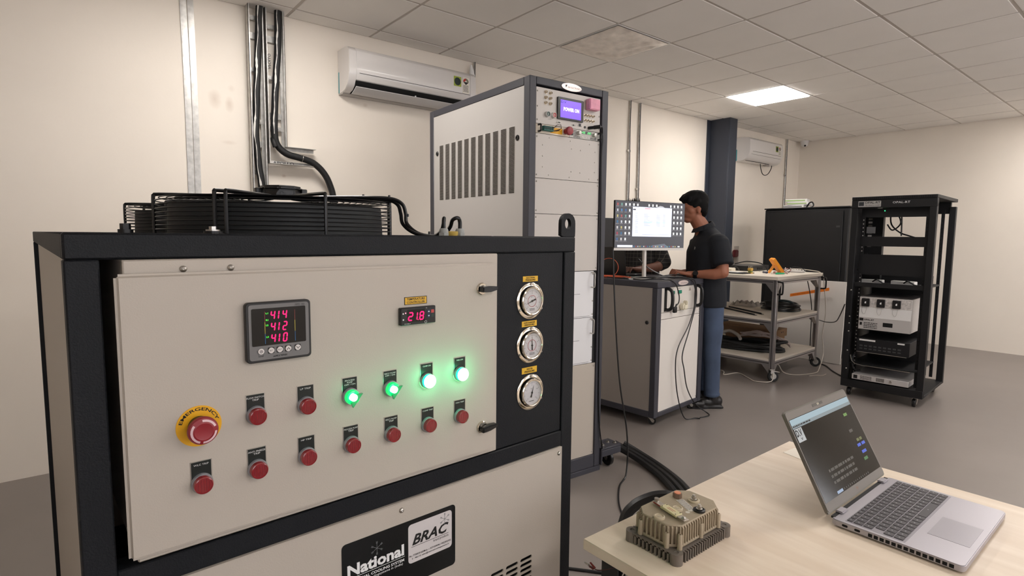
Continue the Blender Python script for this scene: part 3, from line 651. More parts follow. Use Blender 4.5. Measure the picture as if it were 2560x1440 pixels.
# fan supply cables running down to the glands
cb = [(-.60, .60, 1.468), (-.55, .70, 1.470), (-.535, .755, 1.468), (-.525, .781, 1.455), (-.52, .788, 1.43), (-.51, .789, 1.40), (-.47, .80, 1.376), (-.42, .825, 1.366), (-.37, .822, 1.378), (-.345, .815, 1.402), (GLW - .004, .809, 1.414), (GLW, .805, 1.408), (GLW, .805, 1.386)]
MB().tube(cb, .0052, 8, 6).build('fan_cable', GBLACK, ch)
cb = [(-.60, .585, 1.468), (-.54, .695, 1.471), (-.520, .758, 1.470), (-.508, .786, 1.456), (-.505, .795, 1.43), (-.50, .797, 1.40), (-.46, .815, 1.372), (-.40, .845, 1.368), (-.36, .845, 1.390), (-.34, .840, 1.410), (GLW, .850, 1.416), (GLW, .857, 1.406), (GLW, .857, 1.386)]
MB().tube(cb, .0052, 8, 6).build('fan_cable', GBLACK, ch)
for q in ((-.553, .69, 1.476), (-.52, .752, 1.476), (-.50, .799, 1.425), (-.43, .825, 1.376)): MB().cbox(q, (.004, .006, .008)).build('cable_tie', GBLACK, ch, bev=.001)

# ------------------------------------------------------------------ tall equipment cabinet
rk = thing('equipment_cabinet', 'tall slate-framed equipment cabinet with pale panels and a purple touch screen, right of the chiller', 'equipment cabinet', (-2.192, 1.879, 0), -3.74)
RW, RD, RT = .5485, 1.09, 2.172
def rb(x0, x1, y0, y1, z0, z1, b=.003): return box('frame_bar', CHAR2, rk, x0, x1, y0, y1, z0, z1, bev=b)
rb(-.05, 0, 0, .043, .03, RT); rb(-.05, 0, RW - .047, RW, .03, RT); rb(-.05, -.0005, .043, RW - .047, 2.134, RT); rb(-.05, -.0005, .043, RW - .047, .03, .105)
rb(-RD, -RD + .05, 0, .04, .03, RT); rb(-RD, -RD + .05, RW - .04, RW, .03, RT)
rb(-RD + .05, -.05, 0, .04, RT - .042, RT); rb(-RD + .05, -.05, RW - .04, RW, RT - .042, RT); rb(-RD + .05, -.05, 0, .04, .03, .11); rb(-RD + .05, -.05, RW - .04, RW, .03, .11)
rb(-RD, -RD + .04, .04, RW - .04, RT - .042, RT)
box('roof_panel', CHAR2, rk, -RD + .01, -.04, .01, RW - .01, RT - .014, RT - .002)
box('plinth', CHAR2, rk, -RD, .004, .0, RW, .0, .03, bev=.002)
hs = []
for c in range(11):
    a = -.9582 + c * .07796
    for r in range(49): z = 1.9375 - r * .00702 - .0013 * c * 0; hs.append((a, a + .0495, z - .0034, z))
sp = MB(); perf(sp, -1.0445, -.047, .115, 2.1335, hs, lambda a, b, d: (a, .0035 - d * -1, b), .003)
box('side_panel', BEIGE2, rk, -1.0445, -.047, RW - .006, RW - .003, .11, 2.13)
sp.build('side_panel', BEIGE2, rk)
box('inner_dark', DARK, rk, -1.03, -.07, .03, RW - .05, .12, 2.12)
box('back_panel', BEIGE2, rk, -RD + .004, -RD + .008, .04, RW - .04, .05, 2.13)
for w_, z in ((-.9900, 1.8930), (-.1045, 1.8770)): MB().lathe([(.015, 0), (.015, .003), (.012, .006), (.006, .006), (.006, .003), (0, .003)], (w_, .0035, z), (0, -1, 0), 20).build('round_lock', BLACK, rk)
# badge
bd = MB().prism(oval(.2740, 2.1508, .070, .0205), 0, .004, 'x').build('oval_badge', P('badge_pearl', (222, 206, 202), .25, .2), rk, bev=.0008)
text('D&V ELECTRONICS', bd, BLKP, .2460, .3350, 2.1450, 2.1535, .0043); MB().add([(.0043, .232, 2.158), (.0043, .243, 2.160), (.0043, .234, 2.144), (.0043, .231, 2.152)], [(0, 1, 2, 3)]).build('logo_mark', BLKP, bd, flat=True)
text('D V', bd, BLKP, .2290, .2430, 2.1530, 2.1605, .0043)
FPP = rk
def fp(name, mat, u0, u1, z0, z1, x=-.010): return box(name, mat, FPP, x - .004, x, u0, u1, z0, z1, bev=.0008)
X = -.010
cp = fp('control_panel', PANELG, .0495, .4960, 1.9440, 2.1250)
for u, z in ((.1105, 2.1060), (.1418, 2.1044), (.1105, 2.0785), (.1412, 2.0779), (.1102, 2.0517), (.1412, 2.0513)) + tuple((u, z) for z in (2.0240, 1.9976) for u in (.3841, .4024, .4227, .4432)):
    big = u < .2; r = .0098 if big else .0082
    c = MB().lathe([(r, 0), (r, .002), (r * .62, .002), (r * .62, .011), (r * .45, .013), (r * .35, .013), (r * .35, .004), (0, .004)], (X, u, z), (1, 0, 0), 16).build('coaxial_connector', CHROME, cp)
ts = rbox('touch_screen', BLACK, cp, X, X + .010, .1850, .3640, 1.9805, 2.0935, .005, bev=.001)
rbox('screen_glass', P('purple_screen', (112, 78, 222), .3, emit=.85), ts, X + .010, X + .0106, .2025, .3458, 1.9905, 2.0805, .001)
text('POWER ON', ts, P('screen_white', (250, 250, 255), .5, emit=1.0), .2230, .3320, 2.0255, 2.0445, X + .0109, bold=.035)
text('D.V', ts, BLKP, .2055, .2400, 2.0640, 2.0760, X + .0109); text('v', ts, BLKP, .2070, .2115, 2.0500, 2.0550, X + .0109)
for u, c, inn in ((.1192, (32, 66, 56), 1), (.1608, (170, 36, 36), 0)):
    b_ = MB().lathe([(.0150, 0), (.0150, .004), (.0135, .012), (.0135, .016), (.0120, .016), (.0120, .013)], (X, u, 1.9945), (1, 0, 0), 28).build('push_button', WHITE, cp)
    MB().lathe([(.0120, .0135), (0, .0135)], (X, u, 1.9945), (1, 0, 0), 24).build('button_cap', P('cap_%d' % c[0], c, .4), b_)
    if inn: box('power_mark', WHITEM, b_, X + .0136, X + .0140, u - .0008, u + .0008, 1.988, 2.001)
    else: MB().ring((X + .0138, u, 1.9945), .0045, .0011, 20, 4, (1, 0, 0)).build('power_mark', WHITEM, b_)
text('POWER', cp, P('grey_print', (0, 0, 0)), .128, .150, 1.9705, 1.9740, X + .0004)
rbox('serial_port', STEEL, cp, X, X + .004, .1870, .2110, 1.9590, 1.9685, .0045); rbox('port_socket', BLKP, cp, X + .004, X + .0044, .1905, .2075, 1.9610, 1.9665, .0025)
box('usb_port', BLACK, cp, X, X + .003, .2965, .3055, 1.9590, 1.9645); box('network_port', BLACK, cp, X, X + .003, .3410, .3540, 1.9600, 1.9745)
for u in (.289, .313, .334, .361): screw(cp, X, u, 1.962, .0022)
MB().lathe([(.0065, 0), (.0065, .003), (.0045, .003), (0, .001)], (X, .3845, 1.9600), (1, 0, 0), 20).build('round_socket', BLACK, cp)
pl = MB().cyl((X, .412, 1.9595), (X + .030, .425, 1.960), .0085, seg=16).build('power_plug', BLACK, cp); MB().cyl((X + .028, .4245, 1.960), (X + .055, .448, 1.963), .0105, seg=16).build('plug_body', BLACK, pl)
MB().cyl((X + .05, .445, 1.9635), (X + .040, .462, 1.966), .0065, seg=12).build('plug_boot', BLACK, pl)
tag(MB().tube([(X + .045, .455, 1.965), (X + .035, .480, 1.966), (X + .022, .496, 1.945), (X + .02, .502, 1.90), (.002, .503, 1.80), (.004, .508, 1.50), (.004, .515, 1.1), (.004, .520, .6), (.006, .530, .3), (.006, .56, .12), (-.05, .60, .012), (-.2, .62, .006)], .0038, 8, 6).build('power_cable', GBLACK, rk))
pk = box('foam_block', P('pink_foam', (244, 176, 196), .95, bump=(120, 1.0), mottle=(30, .12)), None, -.0095, .030, .3845, .4610, 2.0515, 2.1085, bev=.004, seg=2)
pk.location = rk.location; pk.rotation_euler = rk.rotation_euler; tag(pk, 'pink foam block stuck on the upper right of the control panel', 'foam')
for u in (.0575, .4890):
    for z in (2.105, 2.030, 1.963): screw(rk, X, u, z, .0042)
# emergency stop strip and bench supply
sp1 = fp('stop_strip', P('strip_cream', (226, 214, 196), .5), .0495, .2745, 1.8965, 1.9425)
box('yellow_plate', YELW, sp1, X, X + .0012, .1450, .2240, 1.9040, 1.9330)
text('OFF', sp1, BLKP, .1860, .2060, 1.9165, 1.9230, X + .0015)
MB().lathe([(.0150, 0), (.0150, .018), (.0215, .022), (.0225, .030), (.0205, .038), (.012, .041), (0, .041)], (X, .2490, 1.9220), (1, 0, 0), 32).build('mushroom_button', REDM, sp1)
def dhandle(par, u, z0, z1, out=.032, r=.0035, mat=None, name='pull_handle'):
    return MB().tube([(X, u, z0), (X + out * .75, u, z0), (X + out, u, z0 + out * .25), (X + out, u, (z0 + z1) / 2), (X + out, u, z1 - out * .25), (X + out * .75, u, z1), (X, u, z1)], r, 8, 5).build(name, mat or BLACK, par)
dhandle(sp1, .0660, 1.9040, 1.9370, .022, .0050)
tm = box('terminal_block', P('teal_green', (16, 92, 84), .4), sp1, X, X + .022, .0850, .1520, 1.9080, 1.9330, bev=.002)
mb = MB()
for k in range(7): mb.cbox((X + .023, .090 + k * .0085, 1.922), (.003, .005, .014))
mb.build('terminal_screws', P('teal_dark', (10, 58, 54), .4), tm)
for k in range(4): MB().tube([(X + .022, .150 - k * .006, 1.925), (X + .04, .155, 1.940 - k * .004), (X + .045, .175, 1.945 - k * .006), (X + .03, .190, 1.925), (X + .01, .172 - k * .01, 1.911)], .0010, 6, 5).build('loose_wire', P('wire_brown', (96, 66, 52), .5) if k % 2 else BLACK, tm)
ps = fp('bench_supply', P('psu_grey', (198, 196, 190), .45), .2765, .4960, 1.8965, 1.9425)
rbox('rocker_switch', BLACK, ps, X, X + .004, .2850, .2980, 1.9080, 1.9330, .002)
mb = MB()
for k in range(9): mb.box(X, X + .0006, .303, .327 - (.002 * (k % 2)), 1.9005 + k * .0044, 1.9022 + k * .0044)
for k in range(3):
    mb.box(X, X + .0006, .327, .352, 1.8995 + k * .0035, 1.9012 + k * .0035); mb.box(X, X + .0006, .425, .468, 1.8995 + k * .0035, 1.9012 + k * .0035)
for k in range(7): mb.box(X, X + .0006, .458, .470, 1.9085 + k * .0042, 1.9100 + k * .0042)
mb.build('vent_slots', BLKP, ps)
for u in (.3380, .4500): MB().lathe([(.0110, 0), (.0110, .010), (.0095, .018), (.0085, .0185), (0, .0185)], (X, u, 1.9240), (1, 0, 0), 28).build('rotary_knob', P('knob_pale', (208, 206, 200), .35, .3), ps)
box('display_window', P('green_display', (24, 46, 34), .2), ps, X, X + .0012, .3520, .4330, 1.9240, 1.9380)
mb = MB()
for i, chs in enumerate(('420', '280')):
    for k, c in enumerate(chs): seg_digit(mb, c, .362 + i * .042 + k * .009, 1.9265, .0055, .0090, X + .0016, t=.0014)
mb.build('digits', P('psu_green_led', (120, 255, 150), .4, emit=1.0), ps, flat=True)
for k in range(6): MB().lathe([(.0028, 0), (.0028, .003), (0, .003)], (X, .362 + k * .011, 1.9060), (1, 0, 0), 10).build('small_button', WHITE, ps); MB().lathe([(.0009, 0), (0, .0005)], (X, .362 + k * .011, 1.9155), (1, 0, 0), 6).build('status_light', BLKP, ps)
dhandle(ps, .4850, 1.9030, 1.9360, .024, .0050)
# blank panels down the front
for nm, z0, z1, m in (('blank_panel', 1.6700, 1.8945, PANELG), ('blank_panel', 1.4870, 1.6680, PANELG), ('blank_panel', 1.1790, 1.4850, PANELG), ('drawer_panel', .9155, 1.1760, SILVERP), ('drawer_panel', .6500, .9130, SILVERP), ('blank_panel', .1050, .6475, BEIGE)):
    wd = (.0495, .4980) if m is not SILVERP else (.0495, .4760)
    p = fp(nm, m, wd[0], wd[1] + (.004 if m is BEIGE else 0), z0, z1)
    n = 3 if z1 - z0 > .24 else 2
    for u in (.0580, .4905 if m is not SILVERP else .4700):
        for k in range(2 if m is not SILVERP else 4): screw(p, X, u, z0 + .016 + (z1 - z0 - .032) * k / (1 if m is not SILVERP else 3), .0045)
    if m is SILVERP:
        dhandle(p, .4580, z1 - .090, z1 - .008, .030, .0035, STEEL); dhandle(p, .0720, z1 - .090, z1 - .008, .030, .0035, STEEL)
        box('latch_slot', BLKP, p, X, X + .0004, .300, .375, z1 - .1265, z1 - .1250); box('latch_slot', BLKP, p, X, X + .0006, .0500, .450, z0 + .0065, z0 + .0078)
        box('rail_strip', MBLACK, rk, X - .006, X - .003, .4760, .4980, z0, z1)
    if z0 == 1.67:
        for u, z in ((.0951, 1.8388), (.0953, 1.7827), (.0963, 1.7272), (.1369, 1.6878), (.2926, 1.8366), (.2919, 1.7155), (.2794, 1.6849), (.3568, 1.8342), (.3562, 1.7144), (.4223, 1.8727), (.4230, 1.6851), (.4645, 1.8341), (.4633, 1.7781), (.4640, 1.7235), (.1385, 1.8791), (.2831, 1.8770)): screw(p, X, u, z, .0038, mat=PANELG)
# outrigger bracket with castor on the right side
ob = MB(); ob.box(-.10, .012, RW, RW + .165, .115, .128); ob.box(.000, .012, RW, RW + .165, .075, .115); ob.box(-.10, .012, RW, RW + .012, .03, .128)
ob = ob.build('stabiliser_bracket', CHAR2, rk, bev=.003)
for u, x in ((.60, -.03), (.66, -.05), (.69, -.02)): b_ = MB().cyl((x, u, .128), (x, u, .131), .012, seg=16).build('washer', STEEL, ob); MB().cyl((x, u, .131), (x, u, .138), .0075, seg=6).build('bolt_head', STEEL, ob)
def castor(par, x, y, top, r=.036, mat=None, hub=None, brake=False, yaw=0.0):
    M = lambda a, b, c: (x + a * math.cos(yaw) - b * math.sin(yaw), y + a * math.sin(yaw) + b * math.cos(yaw), c)
    c = MB(M).cbox((0, 0, top - .004), (.045, .045, .006)).build('castor', STEEL, par)
    MB(M).cyl((0, 0, top - .014), (0, 0, top - .006), .016, seg=20).build('swivel', STEEL, c)
    for s in (-1, 1): MB(M).prism([(-.014, top - .012), (.014, top - .012), (.034, r + .004), (.028, r - .012), (.016, r - .010), (-.012, r + .03)], min(s * .016, s * .019), max(s * .016, s * .019), 'y').build('fork', STEEL, c)
    wv = MB(M); 
    prof = [(r * .45, -.011), (r * .9, -.012), (r, -.008), (r, .008), (r * .9, .012), (r * .45, .011)]; wv.lathe(prof, (.018, 0, r), (0, 1, 0), 32); wv.build('wheel', mat or BLACK, c)
    MB(M).lathe([(0, -.012), (r * .55, -.012), (r * .55, .012), (0, .012)], (.018, 0, r), (0, 1, 0), 24).build('wheel_hub', hub or BLACK, c)
    if brake: MB(M).prism([(.02, top - .016), (.075, top - .028), (.078, top - .034), (.02, top - .026)], -.012, .012, 'y').build('brake_pedal', STEEL, c)
    return c
castor(ob, -.045, RW + .09, .115, .046)

# ------------------------------------------------------------------ rolling cabinet with the monitor
rc = thing('rolling_cabinet', 'waist-high slate and pale grey rolling cabinet with the monitor on top', 'cabinet', (-2.407, 3.273, 0), 4.93)
CW, CD, CT = .690, .90, 1.0545
box('top_slab', CHAR2, rc, -CD, 0, 0, CW, 1.010, CT, bev=.004)
def cbar(*a): return box('frame_bar', CHAR2, rc, *a, bev=.003)
cbar(-.045, -.001, 0, .058, .068, 1.010); cbar(-.045, -.001, CW - .055, CW, .068, 1.010); cbar(-CD, -CD + .045, 0, .05, .068, 1.010); cbar(-CD, -CD + .045, CW - .05, CW, .068, 1.010)
cbar(-.045, -.001, .058, CW - .055, .068, .100); cbar(-CD + .045, -.045, .0, .04, .068, .115); cbar(-CD + .045, -.045, CW - .04, CW, .068, .115)
sd = box('side_panel', P('side_panel_taupe', (158, 150, 143), .5, bump=(400, .25)), rc, -CD + .045, -.028, .003, .010, .115, 1.010)  # same pale paint, with the tall cabinet's shade mixed into its colour
box('side_panel', BEIGE2, rc, -CD + .045, -.028, CW - .010, CW - .003, .115, 1.010); box('back_panel', BEIGE2, rc, -CD + .003, -CD + .01, .05, CW - .05, .07, 1.010)
MB().lathe([(.014, 0), (.014, .003), (.011, .006), (0, .006)], (-.082, .003, .759), (0, -1, 0), 20).build('round_lock', BLACK, rc)
XX = X; X = -.012; FPP = rc; PANELG = P('panel_light', (222, 216, 209), .45, bump=(300, .2))
dp = fp('drawer_panel', P('drawer_pale', (216, 210, 202), .45), .0600, .6330, .8285, 1.0070, X); fp('blank_strip', PANELG, .0600, .6330, .7800, .8260, X); fp('blank_panel', PANELG, .0600, .6330, .1000, .7770, X)
for u in (.068, .625):
    for z in (.990, .845, .812, .762, .115, .795): screw(rc, X, u, z, .0045)
for u in (.125, .560): 
    hm = MB(); hm.tube([(X, u, .848), (X + .03, u, .850), (X + .052, u, .872), (X + .058, u, .925), (X + .052, u, .978), (X + .03, u, 1.000), (X, u, 1.002)], .0125, 10, 6); hm.build('grab_handle', BLACK, dp)
    box('handle_plate', MBLACK, dp, X, X + .004, u - .016, u + .016, .835, 1.005, bev=.001)
for u in (.215, .315): rbox('green_socket', P('socket_green', (26, 130, 104), .4), dp, X, X + .010, u - .022, u + .022, .955, .980, .006); 
for u in (.215, .315): scribble(dp, BLKP, u - .018, u + .018, .990, .996, X + .0005, 1, seed=int(u * 100))
MB().add([(X + .001, .455, .968), (X + .001, .489, .968), (X + .001, .472, .996)], [(0, 1, 2)]).build('hazard_mark', P('faint_print', (150, 140, 132), .5), dp, flat=True)
wp = box('wall_plug', P('plug_ivory', (228, 220, 198), .4), dp, X, X + .045, .318, .380, .832, .880, bev=.010, seg=3); box('plug_grip', P('plug_ivory', (0, 0, 0)), wp, X + .02, X + .055, .340, .356, .872, .902, bev=.005, seg=2)
bd2 = MB().prism(oval(.345, 1.0350, .072, .018), 0, .003, 'x').build('oval_badge', P('badge_pearl', (0, 0, 0)), rc); text('D&V ELECTRONICS', bd2, BLKP, .310, .405, 1.030, 1.037, .0033)
for x in (-.07, -.80):
    for y in (.06, CW - .06): castor(rc, x, y, .068, .030, yaw=.6)
X = XX

# monitor
mn = thing('computer_monitor', 'silver-trimmed desktop monitor showing a file window, standing on the rolling cabinet', 'monitor', (-2.682, 3.444, CT), -28); mn.scale = (.93, .93, .93)
V0, V1 = .2313, .6253; MU0, MU1 = -.250, .358
Mt = lambda d, u, v: (d, u, v + (u * -.030 if v > .35 else u * .004))
MB(Mt).box(-.028, 0, MU0, MU1, V0, V1).build('display_housing', MBLACK, mn, bev=.003)
MB(Mt).box(0, .003, MU0, MU1, V0, V0 + .020).build('chin_strip', P('monitor_silver', (206, 200, 194), .35, .3), mn)
scr = MB(lambda d, u, v: (d, u, v)).add([(.0012, MU0 + .004, V0 + .022), (.0012, MU1 - .004, V0 + .022), (.0012, MU1 - .004, V1 - .004 + MU1 * -.030), (.0012, MU0 + .004, V1 - .004 + MU0 * -.030)], [(0, 1, 2, 3)]).build('screen', P('desktop_wallpaper', (62, 62, 68), .25, emit=.55), mn)
def sxy(a, b): # a 0..1 across, b 0..1 from the bottom
    u = MU0 + .004 + (MU1 - MU0 - .008) * a; zt = V1 - .004 - u * .030; zb = V0 + .022; return u, zb + (zt - zb) * b
def srect(name, m, a0, a1, b0, b1, lay=1, par=None):
    q = [(a0, b0), (a1, b0), (a1, b1), (a0, b1)]; return MB().add([(.0012 + .0003 * lay, *sxy(*p)) for p in q], [(0, 1, 2, 3)]).build(name, m, par or scr, flat=True)
W1 = P('window_white', (222, 228, 246), .4, emit=.6); ICW = P('icon_white', (225, 228, 228), .4, emit=.7)
# cloud patch, window, taskbar
MB().add([(.0014, *sxy(a, b)) for a, b in ((.54, .86), (.60, .90), (.64, .93), (.68, .92), (.72, .88), (.70, .83), (.56, .83))], [tuple(range(7))]).build('wallpaper_cloud', P('cloud_grey', (170, 172, 178), .4, emit=.6), scr, flat=True)
MB().add([(.0014, *sxy(a, b)) for a, b in ((.54, .055), (.72, .09), (.76, .04), (.78, .0), (.55, .0))], [tuple(range(5))]).build('wallpaper_cloud', P('cloud_dark', (100, 108, 118), .4, emit=.5), scr, flat=True)
srect('file_window', W1, .248, .813, .245, .890, 2)
srect('window_menu', P('win_dark', (60, 60, 70), .4, emit=.4), .252, .292, .815, .840, 3); srect('window_tab', P('win_pink', (240, 150, 160), .4, emit=.7), .42, .50, .845, .868, 3)
srect('window_row', P('row_blue', (190, 216, 232), .4, emit=.8), .395, .805, .545, .575, 3); srect('window_divider', P('grey_ui', (165, 170, 186), .4, emit=.5), .372, .374, .30, .62, 3); srect('window_scrollbar', MATS['grey_ui'], .39, .78, .285, .292, 3)
mb = MB(); rd = random.Random(4)
for k in range(11):
    b = .73 - k * .025
    for a0, l in ((.41, rd.uniform(.05, .13)), (.59, .055), (.685, .035)): mb.add([(.0022, *sxy(a0, b)), (.0022, *sxy(a0 + l, b)), (.0022, *sxy(a0 + l, b + .007)), (.0022, *sxy(a0, b + .007))], [(0, 1, 2, 3)])
for k in range(14): b = .75 - k * .032; mb.add([(.0022, *sxy(.285, b)), (.0022, *sxy(.285 + rd.uniform(.02, .05), b)), (.0022, *sxy(.33, b + .008)), (.0022, *sxy(.285, b + .008))], [(0, 1, 2, 3)])
mb.build('window_print', MATS['grey_ui'], scr, flat=True)
srect('search_bar', W1, .040, .258, .008, .055, 2)
cols = [(80, 130, 180), (170, 80, 80), (200, 205, 215), (190, 180, 120), (60, 110, 150), (210, 210, 212), (160, 64, 84), (64, 100, 150), (110, 160, 150)]
for k in range(22): srect('taskbar_icon', P('ico%d' % (k % 9), cols[k % 9], .4, emit=.35), .272 + k * .0285, .286 + k * .0285, .014, .040, 2)
srect('clock', ICW, .915, .945, .015, .040, 2)
ii = 0
for a, bs in ((.035, 7), (.092, 7), (.150, 7), (.205, 6), (.262, 1), (.318, 1), (.480, 1), (.535, 1), (.590, 1), (.795, 1), (.848, 6), (.900, 6), (.952, 6)):
    for k in range(bs):
        ii += 1; b = .955 - k * (.124 if a < .5 else .122)
        m_ = ICW if (a > .14 and not (a < .16 and k in (1, 2))) else P('ico%d' % (ii % 9), cols[ii % 9], .4, emit=.5)
        srect('desktop_icon', m_, a - .010, a + .010, b - .052, b, 2); srect('icon_caption', P('caption_grey', (150, 150, 155), .4, emit=.4), a - .022, a + .020, b - .073, b - .065, 2)
MB().tube([(-.030, .030, .0), (-.034, .030, .30)], .0175, 12, 0).build('stand_neck', P('monitor_silver', (0, 0, 0)), mn)
MB().prism([(-.13, -.12), (.07, -.14), (.085, .10), (.06, .14), (-.12, .12)], .0, .008, 'z').build('stand_foot', P('monitor_silver', (0, 0, 0)), mn, bev=.002)
box('rear_mount', MBLACK, mn, -.060, -.028, -.05, .07, .25, .37, bev=.006)

# ------------------------------------------------------------------ things on the left wall
def strip(y0, y1, ztop, zbot, w_, lab):
    mb = MB(); n = 24; vs = []; fs = []
    for i in range(n + 1):
        t = i / n; y = y0 + (y1 - y0) * t + .003 * math.sin(t * 9); z = ztop + (zbot - ztop) * t
        for q in ((0, -w_ / 2), (.006, -w_ / 2), (.008, 0), (.006, w_ / 2), (0, w_ / 2)): vs.append((X0 + q[0] + random.uniform(0, .0012), y + q[1], z))
    for i in range(n):
        for k in range(4): a = i * 5 + k; fs.append((a, a + 1, a + 6, a + 5))
    return MB().add(vs, fs).build('metal_strip', GALV, None, label=lab, cat='metal strip', group='galvanised strips on the left wall')
strip(.672, .690, CEIL, 0.0, .036, 'galvanised flat strip up the left wall, farther from the cable trays')
strip(.712, .7245, CEIL, 0.0, .034, 'galvanised flat strip up the left wall, nearer the cable trays')
def tray(name, lab, ya, yb, zb, elbow=False):
    t = thing(name, lab, 'cable tray', (X0, (ya + yb) / 2, zb), 0, 'slotted metal cable trays'); c = (ya + yb) / 2; a = ya - c; b = yb - c; H_ = CEIL - zb
    def ch_(y, s): 
        mb = MB(); mb.box(.028, .032, min(y, y + s * .020), max(y, y + s * .020), 0, H_); mb.box(.028, .085, min(y, y + s * .003), max(y, y + s * .003), 0, H_); mb.box(.082, .085, min(y, y + s * .010), max(y, y + s * .010), 0, H_)
        return mb.build('side_rail', GALV, t)
    ch_(a, 1)
    if elbow:
        zt = 1.954 - zb; mb = MB(); mb.box(.028, .032, b - .02, b, zt, H_); mb.box(.028, .085, b - .003, b, zt, H_); mb.box(.082, .085, b - .010, b, zt, H_); mb.build('side_rail', GALV, t)
        for z0, s, y0, y1 in ((zt, 1, b - .003, 1.442 - c), (0, -1, a, 1.440 - c)):
            mb = MB(); mb.box(.028, .085, y0, y1, z0 - .0015, z0 + .0015); mb.box(.028, .031, y0, y1, min(z0, z0 - s * .022), max(z0, z0 - s * .022)); mb.build('elbow_rail', GALV, t)
        text('APOLLO', t, P('tray_print', (60, 60, 64), .6), 1.165 - c, 1.305 - c, .002, .020, .0315 + .001, bold=.02); 
    else: ch_(b, -1)
    z = .12 if not elbow else .22
    while z < H_ - .05:
        mb = MB(); mb.box(.024, .034, a, b, z, z + .028); mb.box(.034, .040, a + .025, b - .025, z + .004, z + .010); mb.build('rung', GALV, t)
        MB().cyl((.034, (a + b) / 2 + .02, z + .014), (.046, (a + b) / 2 + .02, z + .014), .006, seg=6).build('bolt_head', STEEL, t); z += .33
    box('wall_bracket', GALV, t, 0, .024, a + .01, b - .01, .30, .34); box('wall_bracket', GALV, t, 0, .024, a + .01, b - .01, H_ - .2, H_ - .16)
    return t
tray('cable_tray', 'straight galvanised ladder cable tray on the left wall, left of the elbowed one', 1.022, 1.118, 1.640)
t2 = tray('cable_tray', 'galvanised cable tray with a bottom elbow turning right, beside the straight tray', 1.127, 1.247, 1.837, True)
text('APOLLO', t2, MATS['tray_print'], 0, 1, 0, 1, 0, M=lambda d, u, v: (.0335, -.035 + .018 * v, .62 + .10 * u), bold=.02)
# foam insulated pipes
h1 = [(X0 + .07, 1.098, CEIL), (X0 + .07, 1.085, 2.6), (X0 + .075, 1.070, 2.38), (X0 + .07, 1.058, 2.15), (X0 + .07, 1.052, 2.0), (X0 + .07, 1.066, 1.8), (X0 + .075, 1.078, 1.67), (X0 + .075, 1.080, 1.3), (X0 + .08, 1.085, .6), (X0 + .08, 1.085, .02)]
def torn(par, pts, side, seed):
    rd = random.Random(seed); vs = []; fs = []; n = 60
    P3 = [Vector(q) for q in pts]; L = [0]
    for a, b in zip(P3, P3[1:]): L.append(L[-1] + (b - a).length)
    def at_(s):
        for i in range(len(P3) - 1):
            if s <= L[i + 1]: t = (s - L[i]) / (L[i + 1] - L[i]); return P3[i].lerp(P3[i + 1], t)
        return P3[-1]
    for i in range(n + 1):
        q = at_(L[-1] * i / n); wv = .0012 + .0045 * max(0, math.sin(i * .31 + seed * 2)) * rd.uniform(.3, 1.2) + rd.uniform(0, .0015)
        vs += [(q.x + .0215, q.y + side * (1 + .25 * math.sin(i * .5)) - wv, q.z), (q.x + .0225, q.y + side * (1 + .25 * math.sin(i * .5)) + wv, q.z)]
    for i in range(n): fs.append((2 * i, 2 * i + 1, 2 * i + 3, 2 * i + 2))
    MB().add(vs, fs).build('torn_foil_seam', P('foil_tear', (205, 202, 196), .5, .2, bump=(90, 1.0)), par)
g = MB().tube(h1, .0225, 12, 6).build('insulated_pipe', HOSE, None, label='black foam-insulated pipe hanging straight down the straight cable tray', cat='pipe', group='foam-insulated pipes in the cable trays'); torn(g, h1[:7], -.012, 1)
h2 = [(X0 + .07, 1.212, CEIL), (X0 + .07, 1.206, 2.6), (X0 + .07, 1.190, 2.40), (X0 + .07, 1.176, 2.2), (X0 + .07, 1.170, 2.03), (X0 + .07, 1.190, 1.955), (X0 + .075, 1.245, 1.908), (X0 + .08, 1.330, 1.888), (X0 + .08, 1.420, 1.862), (X0 + .085, 1.490, 1.800), (X0 + .085, 1.535, 1.715), (X0 + .085, 1.560, 1.60), (X0 + .085, 1.575, 1.3), (X0 + .085, 1.58, .02)]
g = MB().tube(h2, .0225, 12, 6).build('insulated_pipe', HOSE, None, label='black foam-insulated pipe that bends right out of the elbowed cable tray', cat='pipe', group='foam-insulated pipes in the cable trays'); torn(g, h2[:5], -.010, 2)
MB().ring((X0 + .08, 1.345, 1.885), .0245, .002, 24, 6, (0, 1, -.2)).build('wire_tie', STEEL, g); MB().tube([(X0 + .06, 1.162, 2.0), (X0 + .085, 1.160, 1.975), (X0 + .09, 1.168, 1.945)], .017, 12, 4).build('cut_foam_end', HOSE, g)

